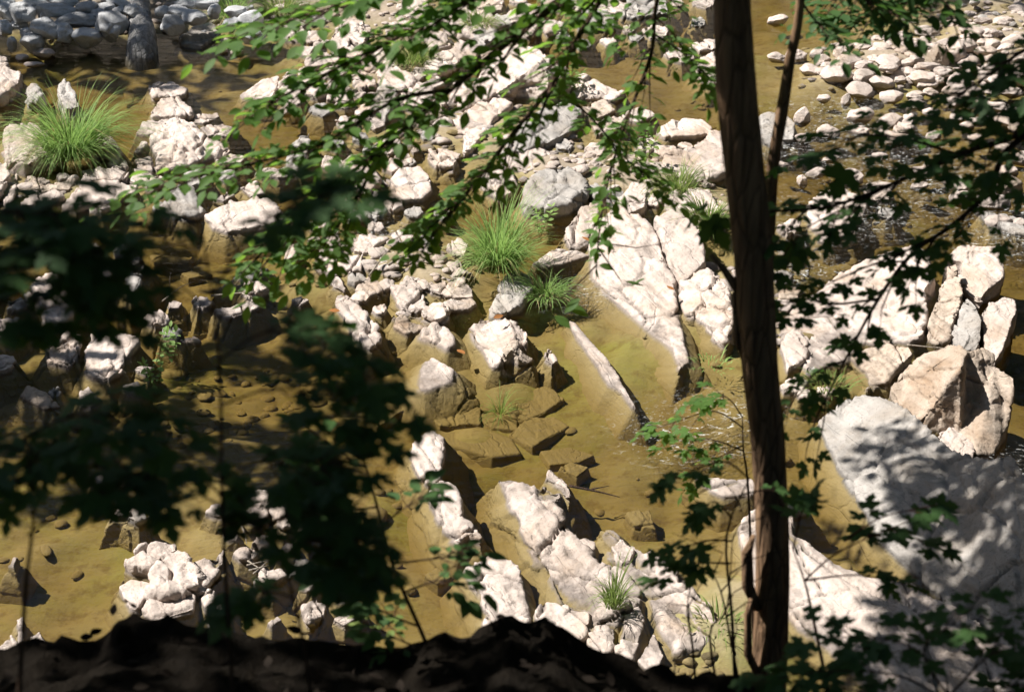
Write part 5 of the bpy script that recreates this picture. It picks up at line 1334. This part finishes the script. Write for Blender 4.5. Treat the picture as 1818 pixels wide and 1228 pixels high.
for (x, y, l, n, lab) in ((412, 30, .45, 260, 'grass hanging over the far bank at top, left of two'), (500, 25, .45, 300, 'yellowish grass hanging over the far bank at top, right of two'), (1205, 335, .26, 260, 'short mossy grass on rock left of the trunk'),
                       (1255, 400, .3, 300, 'leafy yellow green clump against the left edge of the trunk'), (735, 110, .35, 260, 'pale grass among the upper middle rubble'), (850, 45, .3, 240, 'yellow green growth near the top centre rocks'),
                       (1270, 1110, .12, 50, 'thin pale grass among bare twigs left of the trunk foot'), (1470, 690, .15, 120, 'low yellow green grass beside the big brown boulder'), (1260, 650, .08, 60, 'low wet green grass at the lower tip of the broad slab')):
    g = gnd(x, y + 8); g.z = .05
    tuft('grass_tuft', lab, g, n, l, .8, .008, r0=.16, mat=M_WEED if 'yellow' in lab or 'pale' in lab or 'moss' in lab else M_GRASS)
def weed(x, y, h, ls, lab, lm=M_WEED):
    b = gnd(x, y); b.z = .02
    t = thing('weed', lab, 'plant', tuple(b))
    s = Spray()
    for k in range(5):
        s.twig(b + Vector((random.uniform(-.06, .06), random.uniform(-.06, .06), 0)), Vector((random.uniform(-.5, .5), random.uniform(-.5, .5), 1)), h * random.uniform(.6, 1.1), ls, 1.6, .003, .1, .5)
    v, f = tubes(s.t, 5); obj('stem', v, f, M_WEED, t)
    v, f = leaves_mesh(T_BEECH, s.p, s.d, s.n, s.s); obj('foliage', v, f, lm, t, False)
weed(1020, 165, .35, .07, 'light green leafy weed on the right shoulder of the dark faced outcrop')
weed(1130, 310, .35, .08, 'leafy green weed between stones above the broad cracked slab')
weed(1190, 45, .5, .12, 'green leafy plant by the water left of the trunk at the top', M_BEECH)
weed(1140, 260, .3, .07, 'leafy green weed left of the smooth white loaf boulder', M_BEECH)
weed(955, 420, .25, .06, 'leafy weed at the right edge of the central grass tuft', M_GRASS)
weed(270, 690, .25, .06, 'green weed on the wide bright rock among the dark leaves', M_GRASS)
weed(300, 640, .25, .06, 'green weed lit behind the dark leaves at left', M_GRASS)

# the weathered log whose end dips into the far pool
p0, p1 = gnd(254, 92), at(244, -40, gnd(250, 60).y + .35)
v, f = trunk_mesh([p1 + (p1 - p0) * .8 + Vector((0, 0, -.1)), p1, p1.lerp(p0, .5), p0 + Vector((0, 0, .05)), p0 + Vector((0, -.1, -.35))], [.10, .105, .12, .17, .22], 48, .07)
tag(obj('driftwood_log', v, f, M_LOG, None, True, tuple(p0)), 'weathered grey log end dipping into the shaded pool at upper left', 'log')
def stick(pts, r_, lab, side=(), m=M_DRIFT, name='driftwood_stick'):
    P_ = [Vector(gnd(x, y, z)) for x, y, z in pts]
    tb = [(smooth_path(P_, 4), r_)]
    for s_ in side: tb.append(([Vector(gnd(x, y, z)) for x, y, z in s_], r_ * .6))
    v, f = tubes(tb, 7)
    return tag(obj(name, v, f, m, None, True, tuple(P_[0])), lab, 'stick')
stick([(375, 525, .03), (430, 520, .05), (478, 516, .06)], .010, 'white bleached stick lying over silted stones at centre left', [[(430, 520, .05), (445, 530, .06)]])
stick([(300, 520, .02), (302, 490, .18), (304, 484, .2)], .006, 'thin pale twig standing upright from the shallows at centre left')
stick([(288, 535, .02), (320, 510, .05), (345, 500, .05)], .006, 'thin pale twig lying left of the white bleached stick')
stick([(655, 490, .05), (690, 445, .10), (730, 432, .10)], .009, 'curved pale driftwood stick on the rubble left of the central grass')
stick([(690, 470, .08), (720, 455, .09), (760, 468, .05)], .012, 'grey driftwood piece on the rubble nearest the central grass')
stick([(1010, 862, -.03), (1060, 872, -.04), (1100, 882, -.05)], .010, 'sunken brown stick in the pool right of the ledge knob', [[(1050, 868, -.04), (1082, 862, -.02)]], M_TWIG)
stick([(1610, 612, .42), (1640, 615, .42), (1680, 618, .44)], .007, 'short straight pale stick lying above the big brown boulder')
for k, (a, b, c, d, lab) in enumerate([(438, 1003, 495, 990, 'topmost pale stick of the little heap in the lower left shade'), (442, 1012, 490, 1000, 'middle pale stick of the little heap in the lower left shade'), (450, 1018, 482, 990, 'steep pale stick crossing the little heap in the lower left shade'), (440, 995, 470, 1015, 'lowest pale stick of the little heap in the lower left shade')]):
    stick([(a, b, .14), ((a + c) / 2, (b + d) / 2, .16), (c, d, .14)], .006, lab)
stick([(418, 920, .02), (432, 940, .05), (438, 965, .03)], .008, 'curved grey root arching above the water at lower left')
def dead_leaf(x, y, z, s, lab):
    p = gnd(x, y, z)
    v, f = leaves_mesh(T_BEECH, [tuple(p)], [(random.uniform(-1, 1), random.uniform(-1, 1), .1)], [(.3, -.2, 1)], [s])
    tag(obj('fallen_leaf', v, f, M_DEAD, None, False, tuple(p)), lab, 'leaf')
dead_leaf(812, 620, .04, .10, 'curled orange fallen leaf at the tip of a white rock in the pool')
dead_leaf(1047, 428, .16, .09, 'rusty fallen leaf at the upper left edge of the broad slab')
dead_leaf(1196, 515, .12, .09, 'rusty fallen leaf caught in the crack of the broad slab')
dead_leaf(604, 552, .08, .09, 'brown fallen leaf beside the elongated rock left of centre')
dead_leaf(876, 565, .14, .09, 'brown fallen leaf on top of the rock with a hollow')
